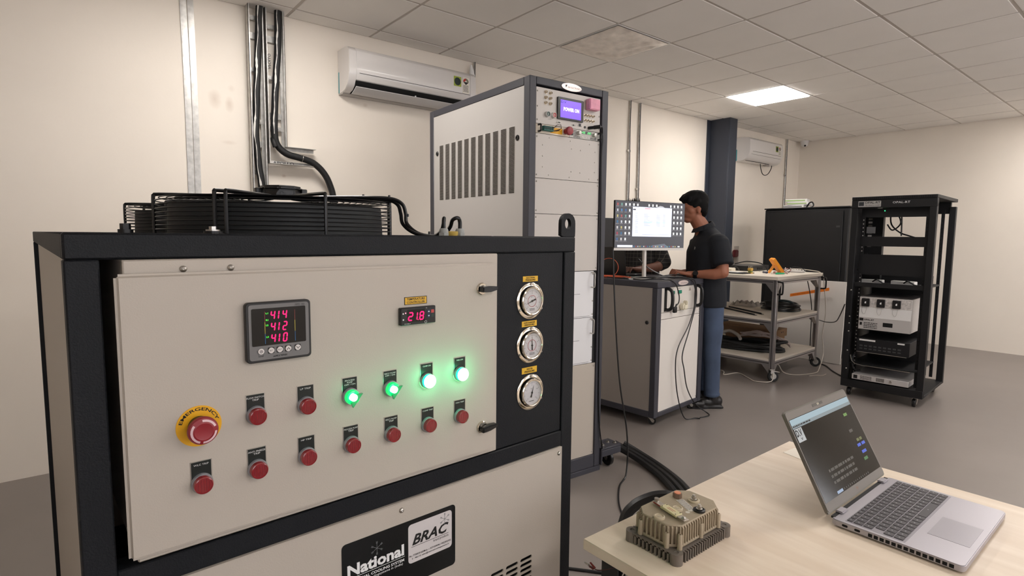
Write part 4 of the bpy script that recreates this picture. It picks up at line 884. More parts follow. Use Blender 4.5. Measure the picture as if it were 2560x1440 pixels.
# air conditioners
def aircon(y0, L, ztop, lab, open_flap, cable=False):
    t = thing('air_conditioner', lab, 'air conditioner', (X0, y0, ztop - .305), 0, 'white split air conditioners')
    # body profile (depth, height)
    pr = [(0, .0), (0, .305), (.120, .305), (.175, .296), (.200, .270), (.207, .20), (.205, .125), (.192, .080), (.168, .040), (.130, .012), (.075, 0)]
    W_ = P('aircon_white', (222, 218, 215), .22, coat=.3)
    if not open_flap: MB().prism([(a, b) for a, b in pr], 0, L, 'y').build('body', W_, t, bev=.003, seg=2)
    else:
        MB().prism(pr, 0, .055, 'y').build('end_cap', W_, t, bev=.003, seg=2); MB().prism(pr, L - .055, L, 'y').build('end_cap', W_, t, bev=.003, seg=2)
        up = [(0, .0), (0, .305), (.120, .305), (.175, .296), (.200, .270), (.207, .20), (.205, .125), (.190, .078), (.170, .070), (.06, .075), (.06, 0)]
        MB().prism(up, .055, L - .055, 'y').build('body', W_, t, bev=.002)
        MB().prism([(.061, .004), (.061, .074), (.187, .071), (.175, .047), (.10, .004)], .056, L - .056, 'y').build('outlet_throat', DARK, t)
        MB().prism([(.176, .036), (.180, .030), (.152, .010), (.100, -.007), (.088, -.004), (.105, .004), (.146, .020)], .060, L - .060, 'y').build('air_flap', P('flap_grey', (196, 194, 194), .3), t)
        MB().cbox((.165, L / 2, .045), (.016, .010, .035)).build('flap_hinge', P('clear_plastic', (220, 220, 220), .2), t)
        MB().prism([(.001, -.006), (.001, 0), (.080, 0), (.075, -.006)], .004, L - .004, 'y').build('base_strip', P('base_grey', (176, 172, 168), .4), t)
    box('panel_seam', P('seam_dark', (70, 62, 60), .6), t, .2035, .2068, .075, L - .06, .1195, .1225)
    MB().prism([(.012, .004), (.012, .150), (.026, .150), (.026, .004)], -.0012, .0005, 'y').build('teal_strip', P('teal_film', (60, 150, 158), .4), t)
    if not open_flap: box('flap_gap', DARK, t, .118, .124, .05, L - .22, .0045, .0085); box('flap_seam', P('seam_dark', (0, 0, 0)), t, .1935, .197, .06, L - .05, .084, .086)
    g = rbox('energy_sticker', P('sticker_green', (158, 172, 62), .4), t, .2066, .2075, L - .215, L - .145, .170, .245, .002)
    MB().lathe([(.030, 0), (.030, .0006), (0, .0006)], (.2073, L - .180, .207), (1, 0, 0), 24).build('round_seal', P('seal_dark', (26, 44, 40), .4), g)
    g = rbox('star_label', P('star_label_cream', (232, 226, 214), .4), t, .2060, .2078, L - .132, L - .070, .125, .250, .002)
    mb = MB(); mr = MB(); c = (.2082, L - .101, .215)
    for k in range(10):
        a0 = PI * k / 10; a1 = PI * (k + 1) / 10; (mr if k > 4 else mb).add([(c[0], c[1] + .010 * math.cos(a0), c[2] + .010 * math.sin(a0)), (c[0], c[1] + .027 * math.cos(a0), c[2] + .027 * math.sin(a0)), (c[0], c[1] + .027 * math.cos(a1), c[2] + .027 * math.sin(a1)), (c[0], c[1] + .010 * math.cos(a1), c[2] + .010 * math.sin(a1))], [(0, 1, 2, 3)])
    mr.build('star_arc', P('star_red', (186, 44, 34), .5), g, flat=True); mb.build('star_arc', P('star_grey', (120, 120, 100), .5), g, flat=True)
    MB().add([(.2082, L - .128, .214), (.2082, L - .074, .214), (.2082, L - .101, .192)], [(0, 1, 2)]).build('arc_base', BLKP, g, flat=True); scribble(g, BLKP, L - .126, L - .076, .135, .190, .2082, 6, seed=8)
    if cable: MB().tube([(.10, L - .42, .0), (.10, L - .40, -.06), (.09, L - .33, -.125), (.09, L - .25, -.142), (.09, L - .16, -.11), (.10, L - .11, -.04), (.10, L - .10, .0)], .0055, 8, 6).build('drain_cable', BLACK, t); MB().cbox((.07, L - .2, -.005), (.04, .10, .014)).build('drain_outlet', P('base_grey2', (150, 142, 136), .5), t)
    return t
aircon(1.642, 1.075, 2.682, 'white split air conditioner with open flap, high beside the tall equipment cabinet', True)
aircon(7.08, .90, 2.690, 'smaller-looking white air conditioner with a drooping cable, beyond the steel column', False, True)
# conduits
def conduit(y, zb, lab, r=.011, off=.016, clips=(2.3, 1.4, .6), zt=CEIL):
    m = MB().cyl((X0 + off, y, zb), (X0 + off, y + .004, zt), r, seg=10).build('conduit_pipe', GALV, None, label=lab, cat='conduit', group='thin metal conduits down the left wall')
    MB().tube([(X0 + off + r, y + .004, zt - .001), (X0 + off + r + .003, y - .002, zt - .3), (X0 + off + r + .002, y + .006, zt - .8), (X0 + off + r + .003, y, max(zb, zt - 1.6))], .0035, 6, 5).build('tie_wire', BLACK, m)
    for z in clips:
        if z > zb: MB().cbox((X0 + .012, y, z), (.024, .045, .022)).build('clip', STEEL, m)
    return m
conduit(4.880, .3, 'left of the two thin conduits on the wall between the tall cabinet and the column'); conduit(5.046, .3, 'right of the two thin conduits on the wall between the tall cabinet and the column', clips=(1.9, 1.0))
conduit(8.470, .3, 'single thin conduit near the far corner, right of the small air conditioner'); conduit(2.828, 1.9, 'thin conduit rising beside the right end of the near air conditioner', clips=())
MB().lathe([(.0, 0), (.026, .0), (.018, .05), (.008, .09), (0, .095)], (X0 + .05, 2.785, 2.70), (0, -.1, 1), 12).build('plastic_wrap', P('white_film', (240, 240, 240), .25), None, label='white plastic wrap hanging by the conduit beside the near air conditioner', cat='plastic wrap')
# steel column
colm = thing('steel_column', 'dark blue-grey steel column standing against the left wall behind the man', 'column', (X0, 6.45, 0))
def cb_(x0, x1, y0, y1, nm='web_plate'): return box(nm, COLM, colm, x0, x1, y0, y1, 0, CEIL, bev=.003)
cb_(0, .012, -.065, .26, 'flange'); cb_(.012, .262, 0, .010); cb_(.262, .276, 0, .170, 'flange'); cb_(.012, .262, .160, .170)
cam_ = thing('security_camera', 'small white dome security camera in the far ceiling corner', 'security camera', (-3.93, 8.82, CEIL))
MB().lathe([(.055, 0), (.058, -.02), (.050, -.045)], (0, 0, 0), (0, 0, 1), 24).build('mount', WHITE, cam_); MB().lathe([(.050, -.045), (.048, -.065), (.032, -.088), (0, -.098)], (0, 0, 0), (0, 0, 1), 24).build('dome', WHITE, cam_)
MB().lathe([(.014, 0), (.014, .012), (0, .014)], (.020, -.026, -.074), (.5, -.65, -.5), 16).build('lens', BLACK, cam_)
sw = thing('wall_socket', 'pale wall socket plate with a dark red plug, on the wall behind the man', 'socket', (X0, 7.20, 1.03))
box('face_plate', P('socket_grey', (196, 186, 176), .5), sw, 0, .010, -.05, .07, .0, .23, bev=.003); box('red_plug', P('plug_red', (96, 30, 36), .5), sw, .010, .05, -.10, .0, .08, .18, bev=.01, seg=2)
dk = thing('black_low_cabinet', 'plain black low cabinet against the left wall, seen behind the monitor', 'cabinet', (-4.04, 4.20, 0))
box('body', P('dark_grey_cab', (44, 44, 46), .6), dk, .0, .30, -.55, .62, .02, 1.555, bev=.004); box('door', P('dark_grey_cab', (0, 0, 0)), dk, .301, .315, -.54, .61, .04, 1.235, bev=.002); box('door', P('dark_grey_cab', (0, 0, 0)), dk, .301, .315, -.54, .61, 1.245, 1.545, bev=.002)
for y in (-.5, .57): box('foot', BLACK, dk, .05, .25, y - .03, y + .03, 0, .02)

# ------------------------------------------------------------------ aluminium workshop trolley
ct = thing('workshop_trolley', 'three-tier trolley of aluminium profile with off-white shelves on castors', 'trolley', (-2.513, 5.243, 0), 2.17)
TW, TD = 1.055, 1.12
def prof(name, x0, x1, y0, y1, z0, z1):
    o = box(name, ALU, ct, x0, x1, y0, y1, z0, z1, bev=.002)
    G_ = P('profile_groove', (84, 80, 82), .5, .5); mb = MB(); e = .0006
    cx, cy, cz = (x0 + x1) / 2, (y0 + y1) / 2, (z0 + z1) / 2; g = .0045
    if z1 - z0 > .2: mb.box(x0 - e, x1 + e, cy - g, cy + g, z0, z1); mb.box(cx - g, cx + g, y0 - e, y1 + e, z0, z1)
    elif y1 - y0 > .2: mb.box(x0 - e, x1 + e, y0, y1, cz - g, cz + g)
    else: mb.box(x0, x1, y0 - e, y1 + e, cz - g, cz + g)
    mb.build('groove', G_, o); return o
PZ = ((-.042, 0, 0, .042), (-.042, 0, TW - .042, TW), (-TD, -TD + .042, 0, .042), (-TD, -TD + .042, TW - .042, TW))
for a, b, c, d in PZ: prof('post', a, b, c, d, .125, .978)
for z, th, top in ((.978, .022, True), (.590, .016, False), (.200, .016, False)):
    zr = z - .040 if top else z - .042
    prof('rail', -.038, -.004, .042, TW - .042, zr, zr + .038); prof('rail', -TD + .004, -TD + .038, .042, TW - .042, zr, zr + .038)
    prof('rail', -TD + .042, -.042, .004, .038, zr, zr + .038); prof('rail', -TD + .042, -.042, TW - .038, TW - .004, zr, zr + .038)
    if top: box('table_top', OFFW, ct, -TD - .01, .012, -.012, TW + .012, z, z + .032, bev=.002)
    else: box('shelf', OFFW, ct, -TD + .043, -.006, .006, TW - .006, z - .003, z + .015, bev=.001)
    for a, b, c, d in PZ:
        sx = -1 if a > -.5 else 1; sy = 1 if c < .5 else -1; mx = a if sx < 0 else b; my = d if sy > 0 else c
        MB().prism([(mx, zr), (mx + sx * .07, zr), (mx, zr - .08)], c + .006, d - .006, 'y').build('gusset', ALU, ct); MB().prism([(my, zr), (my + sy * .07, zr), (my, zr - .08)], a + .006, b - .006, 'x').build('gusset', ALU, ct)
for (a, b, c, d), yw, br in zip(PZ, (.9, .7, 2.6, .4), (1, 0, 0, 0)): castor(ct, (a + b) / 2, (c + d) / 2, .125, .052, P('castor_rubber', (30, 30, 32), .6), P('castor_hub', (186, 182, 178), .4, .3), bool(br), yw)
for y in (.012, TW + .002):
    MB().tube([(0, y, .962), (.035, y, .960), (.048, y, .945), (.048, y, .860), (.035, y, .846), (0, y, .844)], .0085, 8, 5).build('grab_handle', BLACK, ct)
TT = 1.0105
# things on the trolley top
dm = thing('multimeter', 'orange-cased handheld multimeter propped on its stand on the trolley top', 'multimeter', (-2.80, 5.79, TT), 52)
def Mm(th, ox, oz): c, s = math.cos(th), math.sin(th); return lambda d, u, v: (ox - d * s * -1 * 0 + v * c * -1 + d * s, u, oz + v * s + d * c)
Md = lambda d, u, v: (.06 - v * .60 + d * .80, u, v * .80 + d * .60)
MB(Md).prism(rrect(-.045, .045, .0, .185, .014), -.012, .022, 'x').build('orange_case', ORANGE, dm, bev=.004, seg=2)
rbox('meter_front', P('meter_dark', (46, 44, 44), .4), dm, .022, .026, -.038, .038, .012, .175, .008, M=Md); rbox('lcd', P('lcd_grey', (150, 156, 140), .3), dm, .026, .0265, -.030, .030, .120, .165, .003, M=Md)
MB(Md).lathe([(.020, .024), (.018, .034), (0, .034)], (0, 0, .065), (1, 0, 0), 20).build('dial_knob', BLACK, dm)
MB().prism([(-.030, .0), (-.024, .0), (.020, .095), (.012, .100)][::1], -.030, .030, 'y').build('tilt_stand', ORANGE, dm) if False else MB().add([(-.075, -.025, 0), (-.068, -.025, 0), (-.068, .025, 0), (-.075, .025, 0), (-.022, -.025, .085), (-.014, -.025, .082), (-.014, .025, .082), (-.022, .025, .085)], [(0, 3, 2, 1), (4, 5, 6, 7), (0, 1, 5, 4), (1, 2, 6, 5), (2, 3, 7, 6), (3, 0, 4, 7)]).build('tilt_stand', ORANGE, dm)
tag(MB().tube([(-2.74, 5.80, TT + .02), (-2.72, 5.86, TT + .05), (-2.73, 5.98, TT + .03), (-2.79, 6.02, TT + .004), (-2.86, 5.93, TT + .012), (-2.84, 5.84, TT + .004), (-2.72, 5.82, TT + .004), (-2.66, 5.76, TT + .004)], .0035, 6, 6).build('test_lead', P('lead_dark_red', (110, 26, 36), .5)), 'dark red test lead looping beside the multimeter', 'test lead')
tag(MB().tube([(-2.73, 5.83, TT + .02), (-2.66, 5.92, TT + .07), (-2.60, 6.02, TT + .03), (-2.66, 6.08, TT + .005), (-2.76, 6.00, TT + .008), (-2.70, 5.88, TT + .005)], .0030, 6, 6).build('test_lead', BLACK), 'thin black test lead arching to the right of the multimeter', 'test lead')
yc = thing('trimmer_connector', 'yellow and green screw terminal with pins on the trolley top, left of the multimeter', 'electronic part', (-2.905, 5.475, TT)); YC = P('ochre_plastic', (206, 164, 76), .5)
box('base', YC, yc, -.022, .022, -.022, .022, 0, .012); box('green_band', P('olive_band', (130, 140, 70), .5), yc, -.016, .016, -.016, .016, .012, .030); box('upper_block', YC, yc, -.020, .020, -.020, .020, .030, .056, bev=.003)
for a in (-.013, .013):
    for b in (-.013, .013): MB().cyl((a, b, .056), (a, b, .078), .0022, seg=6).build('pin', STEEL, yc)
sd_ = thing('screwdriver', 'dark blue handled screwdriver lying left of the green clipper on the trolley top', 'screwdriver', (-2.80, 5.62, TT + .011), 142)
MB().lathe([(0, 0), (.008, .0), (.0105, .02), (.0085, .06), (.0105, .09), (.006, .1), (0, .1)], (0, 0, 0), (1, 0, 0), 14).build('handle', P('navy_handle', (26, 34, 72), .4), sd_); MB().cyl((.1, 0, 0), (.19, 0, 0), .0028, seg=8).build('shank', STEEL, sd_)
gc = thing('wire_clipper', 'small green-handled wire clipper on the front edge of the trolley top', 'clipper', (-2.69, 5.57, TT + .004), 60); GR = P('green_grip', (30, 180, 120), .4)
MB().tube([(0, .0, .004), (.04, .018, .006), (.085, .010, .006)], .007, 8, 5).build('handle', GR, gc); MB().tube([(0, .0, .004), (.04, -.018, .006), (.085, -.010, .006)], .007, 8, 5).build('handle', GR, gc); MB().cbox((-.025, 0, .004), (.05, .012, .005)).build('jaw', STEEL, gc, bev=.002)
ws = thing('terminal_strip', 'white terminal strips heaped on the right end of the trolley top', 'terminal strip', (-2.80, 6.17, TT), 15)
for k, (x, y, a) in enumerate(((0, 0, 0), (-.03, .05, .4), (.04, -.05, -.2))):
    c_, s_ = math.cos(a), math.sin(a); MS = lambda d, u, v, c_=c_, s_=s_, x=x, y=y: (x + d * c_ - u * s_, y + d * s_ + u * c_, v)
    b_ = MB(MS); b_.box(-.09, .09, -.014, .014, 0, .018)
    for q in range(7): b_.box(-.083 + q * .025, -.071 + q * .025, -.008, .008, .018, .028)
    b_.build('strip', WHITE, ws)
MB().lathe([(.014, 0), (0, .030)], (-.07, .00, .018), (0, 0, 1), 10).build('cone_cap', WHITE, ws); MB().lathe([(.014, 0), (0, .030)], (-.02, -.01, .018), (0, 0, 1), 10).build('cone_cap', WHITE, ws)
ad = thing('white_adapter', 'white adapter block with cord at the left end of the trolley top', 'adapter', (-3.22, 5.62, TT)); MB().prism(rrect(-.045, .045, 0, .040, .012), -.05, .05, 'x').build('body', P('adapter_white', (224, 216, 200), .4), ad, bev=.004); MB().tube([(.0, .03, .02), (.02, .10, .05), (.02, .16, .02), (0, .2, .004)], .004, 6, 5).build('cord', BLACK, ad)
tb_ = thing('black_tray', 'thin black tray with a white sheet at the left of the trolley top', 'tray', (-3.03, 5.42, TT)); box('tray_plate', MBLACK, tb_, -.14, .14, -.11, .11, 0, .010, bev=.003); box('white_sheet', WHITE, tb_, -.10, .05, -.06, .06, .010, .013)
bu = thing('black_rack_unit', 'long flat black rack unit across the back of the trolley top', 'rack unit', (-3.33, 6.04, TT), 4)
box('case', MATS['meter_dark'], bu, -.24, .24, -.20, .20, .0, .058, bev=.003); box('front_plate', BLACK, bu, .12 * -2, .24, -.206, -.200, .004, .054); 
for k in range(3): rbox('port', DARK, bu, .2405, .2425, -.10 + k * .05, -.07 + k * .05, .015, .035, .003)
tag(MB().tube([(-3.25, 5.78, TT + .075), (-3.15, 5.85, TT + .105), (-3.02, 5.92, TT + .085), (-2.97, 5.95, TT + .02), (-2.98, 5.98, TT + .006)], .006, 8, 6).build('black_cable', BLACK), 'thick black cord arching over the left of the trolley top', 'cord')
WC = P('white_cable_sheath', (214, 206, 194), .5)
tag(MB().tube([(-2.86, 6.12, TT + .03), (-2.72, 6.16, TT + .035), (-2.60, 6.23, TT + .02), (-2.555, 6.262, TT + .006), (-2.535, 6.30, .97), (-2.53, 6.33, .85), (-2.505, 6.34, .60), (-2.525, 6.34, .35), (-2.50, 6.33, .15), (-2.44, 6.10, .03), (-2.42, 5.95, .006), (-2.50, 5.72, .005), (-2.60, 5.66, .02), (-2.64, 5.62, .10), (-2.56, 5.38, .106), (-2.52, 5.27, .09), (-2.50, 5.20, .02), (-2.62, 5.14, .005), (-2.72, 5.20, .005), (-2.90, 5.32, .005), (-2.95, 5.14, .005), (-3.05, 5.28, .005), (-3.35, 5.35, .005)], .0042, 8, 6).build('white_cable', WC), 'white cord off the trolley top, snaking over the floor around its castor', 'cord')
tag(MB().tube([(-2.40, 5.78, .004), (-2.36, 5.86, .006), (-2.33, 5.90, .004), (-2.33, 6.0, .004)], .003, 6, 5).build('cable_scrap', WC), 'short scrap of white cord on the floor right of the front castor', 'cord')
tag(MB().tube([(-2.70, 6.27, .975), (-2.72, 6.40, .85), (-2.69, 6.42, .66), (-2.68, 6.42, .5), (-2.68, 6.43, .02)], .005, 8, 5).build('black_cable', BLACK), 'black cord hanging behind the right end of the trolley', 'cord')
# middle shelf
M2 = .6055
cl = thing('black_cable_coil', 'coiled thick black cable on the middle shelf of the trolley', 'cable coil', (-2.83, 6.00, M2), 10)
for k in range(5): 
    r = .19 - .012 * (k % 3); pts = [((r + .01 * math.sin(3 * a + k)) * math.cos(a) * 1.0, (r * .85) * math.sin(a), .012 + .016 * k + .008 * math.sin(2 * a + k)) for a in [2 * PI * q / 14 for q in range(15)]]
    MB().tube(pts, .010, 8, 4).build('cable_loop', BLACK, cl)
MB().tube([(-.1, -.12, .07), (-.02, -.02, .10), (.08, .05, .09), (.12, .10, .05)], .013, 8, 5).build('cable_loop', P('teal_black', (24, 44, 48), .5), cl); box('cable_tag', WHITE, cl, .10, .14, -.03, .03, .05, .053); box('plug_block', MBLACK, cl, -.10, -.02, -.20, -.10, .04, .10, bev=.01)
for i, (x, y, dg_, L) in enumerate(((-3.03, 5.62, 152, .58), (-3.05, 5.50, 152, .62))):
    tag(MB().prism([(0, 0), (.030, 0), (.030, .003), (.003, .003), (.003, .016), (0, .016)], -L / 2, L / 2, 'y').build('angle_bar', MBLACK), ['black metal angle bar on the middle shelf, farther from the shelf edge', 'black metal angle bar on the middle shelf, along the shelf edge'][i], 'metal bar', 'angle bars on the middle shelf')
    q = bpy.data.objects['angle_bar' if i == 0 else 'angle_bar.001']; q.location = (x, y, M2); q.rotation_euler = (0, 0, math.radians(dg_ - 90))
vs = []; fs = []; n = 10; rd = random.Random(3)
for i in range(n + 1):
    for j in range(n + 1): e = min(i, n - i, j, n - j); vs.append((-.13 + .26 * i / n, -.11 + .22 * j / n, .003 + (.045 * abs(math.sin(i * 1.3 + j * .7)) + rd.uniform(0, .012) if e else 0.0)))
for i in range(n):
    for j in range(n): q = i * (n + 1) + j; fs.append((q, q + 1, q + n + 2, q + n + 1))
b_ = MB().add(vs, fs).build('plastic_bag', P('bag_film', (176, 166, 158), .2, alpha=.75), None, label='crumpled clear plastic bag on the middle shelf of the trolley', cat='plastic bag'); b_.location = (-3.25, 6.06, M2 + .001)
# bottom shelf
B2 = .2155
for i, (z0, dx, dy, lab) in enumerate(((0, .03, -.02, 'lower brown cardboard box on the bottom shelf, under the longer box'), (.080, 0, 0, 'long flat brown cardboard box on the bottom shelf, upper of two'))):
    c = thing('cardboard_box', lab, 'box', (-3.10 + dx, 6.12 + dy, B2 + z0), 2 if i else 0, 'cardboard boxes on the trolley'); L = .44 if i else .36
    hh = .085 if i else .079
    box('box_body', CARD, c, -L, L * .55, -.13, .13, 0, hh, bev=.002); box('box_flap', P('card_dark', (120, 94, 72), .85), c, -L + .003, L * .55 - .003, -.131, -.1302, hh * .1, hh * .9)
    if i: 
        for q in (-.01, .03): MB().lathe([(.009, 0), (0, .0004)], (L * .55, q, .05), (1, 0, 0), 14).build('hand_hole', DARK, c)
bc = thing('black_cable_heap', 'heap of thick black sleeved cables on the bottom shelf of the trolley', 'cable coil', (-3.02, 5.58, B2), 14)
for k in range(9):
    r = .36 - .02 * (k % 4); sx = 1.15; pts = [(r * sx * math.cos(a) * (1 + .05 * math.sin(k + a)), (.17 - .012 * (k % 3)) * math.sin(a) + .01 * math.sin(k), .016 + .014 * k * (.6 + .25 * math.sin(a * 2 + k))) for a in [2 * PI * q / 16 + k for q in range(17)]]
    MB().tube(pts, .0145, 8, 4).build('cable_loop', HOSE, bc)
MB().prism(oval(0, 0, .36, .15, 24), .002, .03, 'z').build('cable_core', HOSE, bc, bev=.008)
MB().tube([(-.26, .05, .12), (-.16, .1, .15), (-.05, .02, .13), (0, -.05, .10)], .018, 8, 5).build('white_sleeve', P('white_sleeve', (205, 198, 190), .6), bc)
wc = thing('white_wire_bundle', 'bundle of thin white wires on the bottom shelf beside the black cable heap', 'wire bundle', (-2.86, 5.78, B2 + .10), 20)
rd = random.Random(5)
for k in range(14): MB().tube([(-.24 + rd.uniform(-.02, .02), rd.uniform(-.04, .04), rd.uniform(.0, .05)), (-.1, rd.uniform(-.05, .05), rd.uniform(.02, .07)), (.05, rd.uniform(-.04, .04), rd.uniform(.01, .05)), (.18, rd.uniform(-.07, .02), rd.uniform(-.03, .02)), (.24, rd.uniform(-.1, .03), rd.uniform(-.07, -.03))], .0045, 6, 4).build('wire', P('pinkish_wire', (206, 190, 184), .5), wc)

# ------------------------------------------------------------------ far equipment
bk = thing('black_server_cabinet', 'closed black cabinet with white routers on top, behind the trolley', 'cabinet', (-3.515, 6.90, 0), -2)
BKW = .985
box('body', RACKB, bk, 0, BKW, .012, .8, .04, 1.722, bev=.012); box('door', RACKB, bk, .055, BKW - .06, -.006, .012, .08, 1.690, bev=.004); box('base', MBLACK, bk, .02, BKW - .02, .04, .78, 0, .04)
box('top_cap', RACKB, bk, -.004, BKW + .004, 0, .8, 1.722, 1.738, bev=.004); rbox('door_latch', P('latch_dark', (52, 52, 54), .4), bk, -.0095, -.006, .86, .90, 1.50, 1.52, .003, M=lambda d, u, v: (u, d, v)); rbox('door_latch', DARK, bk, -.0095, -.006, .08, .10, 1.46, 1.48, .003, M=lambda d, u, v: (u, d, v))
for i, (z, dx, gcol, lab) in enumerate(((0, -.02, 0, 'bottom white router box in the stack on the black server cabinet'), (.036, .02, 1, 'middle white and green router box in the stack on the black server cabinet'), (.072, -.01, 1, 'top white and green router box in the stack on the black server cabinet'))):
    c = thing('router_box', lab, 'router', (-3.18 + dx, 7.06, 1.738 + z), 6 * i, 'router boxes on the black server cabinet')
    box('case', WHITE, c, -.12, .12, -.08, .08, 0, .035, bev=.003); box('label_band', P('band_green', (150, 178, 110), .5) if gcol else MATS['meter_grey'], c, -.12, .10, -.0812, -.080, .010, .024)
tag(MB().tube([(-3.06, 7.02, 1.745), (-3.02, 6.99, 1.79), (-2.985, 6.99, 1.80), (-2.97, 6.99, 1.76), (-3.0, 6.98, 1.743)], .008, 8, 5).build('black_cable', BLACK), 'looped black cord beside the router boxes', 'cord')
gp = thing('grey_board', 'large plain light grey board leaning behind the trolley with an orange tape across', 'board', (-3.12, 6.575, 0))
MB(lambda d, u, v: (d, u + v * .05, v)).box(0, .70, 0, .018, 0.004, .905).build('board', P('board_grey', (216, 210, 204), .55), gp, bev=.001)
OT = P('orange_tape', (238, 130, 40), .5)
MT_ = lambda d, u, v: (.13 + u * .974, -.012 + d, .700 + u * .24 + v)
MB(MT_).box(0, .002, 0, .43, 0, .034).build('orange_tape', OT, gp); text('DOCUMENTS INSIDE HANDLE WITH CARE', gp, P('tape_print', (150, 60, 20), .5), .03, .33, .010, .024, -.0006, M=MT_)

r2 = thing('open_server_rack', 'open black server rack with test instruments at the right edge', 'server rack', (-1.954, 5.345, 0), -86.12)
KW, KD, KH = .60, .80, 1.728
def kb(nm, x0, x1, y0, y1, z0, z1, b=.003): return box(nm, RACKB, r2, x0, x1, y0, y1, z0, z1, bev=b)
kb('post', -.05, 0, 0, .048, .08, 1.66); kb('post', -.05, 0, KW - .048, KW, .08, 1.66); kb('post', -KD, -KD + .05, 0, .048, .08, 1.66); kb('post', -KD, -KD + .05, KW - .048, KW, .08, 1.66)
kb('header', -.05, .002, 0, KW, 1.632, 1.700); kb('roof', -KD, .004, 0, KW, 1.700, KH); kb('sill', -.05, .002, 0, KW, .080, .145); kb('base_tray', -KD, -.05, 0, KW, .080, .10)
mb = MB()
for k in range(38): mb.box(.004, .006, .03 + k * .0148, .037 + k * .0148, 1.705, 1.722)
mb.build('roof_vents', DARK, r2)
kb('side_skin', -KD + .05, -.05, .0, .004, .10, 1.70, 0); kb('back_header', -KD, -KD + .04, .04, KW - .04, 1.60, 1.70)
for y in (.060, KW - .085):
    for x in (-.10, -.66):
        mb = MB(); mb.box(x, x + .003, y, y + .025, .145, 1.632); c = mb.build('mounting_rail', RACKB, r2)
        mh = MB()
        for k in range(44): mh.box(x + .003, x + .0038, y + .008, y + .016, .165 + k * .0333, .173 + k * .0333)
        mh.build('rail_holes', MATS['base_grey'] if y < .3 else DARK, c, kind='stuff')
pl_ = rbox('name_label', P('label_silver', (178, 176, 174), .4, .4), r2, .002, .0035, .050, .2170, 1.6420, 1.6905, .003); rbox('logo_field', P('logo_dark', (40, 44, 50), .4), pl_, .0035, .0039, .054, .092, 1.650, 1.684, .002)
text('OPAL-RT', pl_, BLKP, .098, .212, 1.668, 1.686, .0040, bold=.02); text('TECHNOLOGIES', pl_, BLKP, .098, .212, 1.648, 1.659, .0040)
text('OPAL-RT', r2, WHITEM, .30, .42, 1.665, 1.682, .0035)
kb('blank_plate', -.10, -.095, .055, KW - .05, 1.310, 1.392, 0); kb('blank_plate', -.10, -.095, .055, KW - .05, 1.066, 1.240, 0); kb('blank_plate', -.10, -.095, .055, KW - .05, 1.556, 1.632, 0)
kb('power_strip', -.40, -.34, .02, .16, .95, 1.60); 
for k in range(9): box('patch_port', MATS['base_grey'] if k % 2 else STEEL, r2, -.34, -.337, .045, .075, 1.30 + k * .03, 1.318 + k * .03)
box('name_tag', P('tag_grey', (88, 88, 90), .5), r2, -.094, -.090, .100, .165, 1.42, 1.475); MB().lathe([(.004, 0), (0, .003)], (-.093, .225, 1.61), (1, 0, 0), 8).build('green_light', P('led_green2', (60, 255, 140), .4, emit=3), r2)
kb('shelf', -.62, -.03, .055, KW - .05, .968, .982); kb('shelf_lip', -.03, -.024, .055, KW - .05, .962, 1.000, 0)
kb('cable', -.2, -.19, .01, .012, .1, .2, 0)
for pts in ([(-.3, .22, 1.6), (-.28, .235, 1.50), (-.28, .30, 1.43), (-.25, .38, 1.40), (-.25, .5, 1.36)], [(-.3, .25, 1.6), (-.28, .29, 1.56), (-.28, .30, 1.50), (-.3, .24, 1.45), (-.3, .2, 1.5)], [(-.3, .30, 1.62), (-.28, .31, 1.50), (-.27, .315, 1.40)], [(-.2, .09, 1.25), (-.18, .06, 1.2), (-.1, .05, 1.1)], [(-.12, .10, .40), (-.05, .07, .34), (-.05, .08, .24), (-.1, .12, .22)]):
    MB().tube(pts, .006, 8, 5).build('rack_cable', BLACK, r2)
u1 = box('instrument', P('instrument_silver', (198, 194, 192), .4, .3), r2, -.55, .0, .108, .485, .600, .880, bev=.003)
box('instrument_top', P('instr_top', (70, 66, 66), .5), u1, -.549, -.012, .110, .483, .880, .884)
box('cover_strip', P('strip_speckle', (206, 200, 196), .5, mottle=(60, .4)), u1, .0, .0015, .110, .483, .795, .872); box('white_band', WHITE, u1, .0, .001, .110, .483, .705, .793)
for u in (.128, .240, .352):
    bx = rbox('black_module', BLACK, u1, .0015, .020, u, u + .058, .800, .868, .006, bev=.002); MB().add([(.0205, u + .022, .826), (.0205, u + .034, .826), (.0205, u + .034, .844), (.0205, u + .024, .840)], [(0, 1, 2, 3)]).build('module_mark', WHITEM, bx, flat=True)
    MB().tube([(.010, u + .006, .800), (.012, u + .004, .760), (.012, u + .016, .735), (.012, u + .030, .745), (.010, u + .040, .800)], .0015, 6, 5).build('strap', P('base_grey', (0, 0, 0)), bx)
text('OPAL-RT', u1, BLKP, .150, .225, .678, .692, .0012, bold=.02); box('logo_field', BLKP, u1, 0, .0012, .115, .145, .674, .697)
rbox('display_slot', DARK, u1, .0, .0012, .290, .360, .637, .672, .003); rbox('switch', BLACK, u1, 0, .003, .120, .136, .636, .660, .002); scribble(u1, BLKP, .150, .25, .610, .665, .0012, 4, seed=9)
u2 = box('black_instrument', RACKB, r2, -.5, -.02, .100, .485, .400, .520, bev=.003); box('handle_bar', STEEL, u2, -.018, -.010, .105, .47, .398, .402); box('label_strip', WHITE, u2, -.0195, -.018, .120, .240, .498, .512); box('label_strip', WHITE, u2, -.0195, -.018, .40, .45, .500, .512)
mb = MB()
for k in range(9): mb.cbox((-.019, .135 + k * .035, .455), (.003, .022, .012)); mb.cbox((-.019, .135 + k * .035, .430), (.003, .022, .010))
mb.build('key_row', P('key_grey', (60, 60, 62), .5), u2)
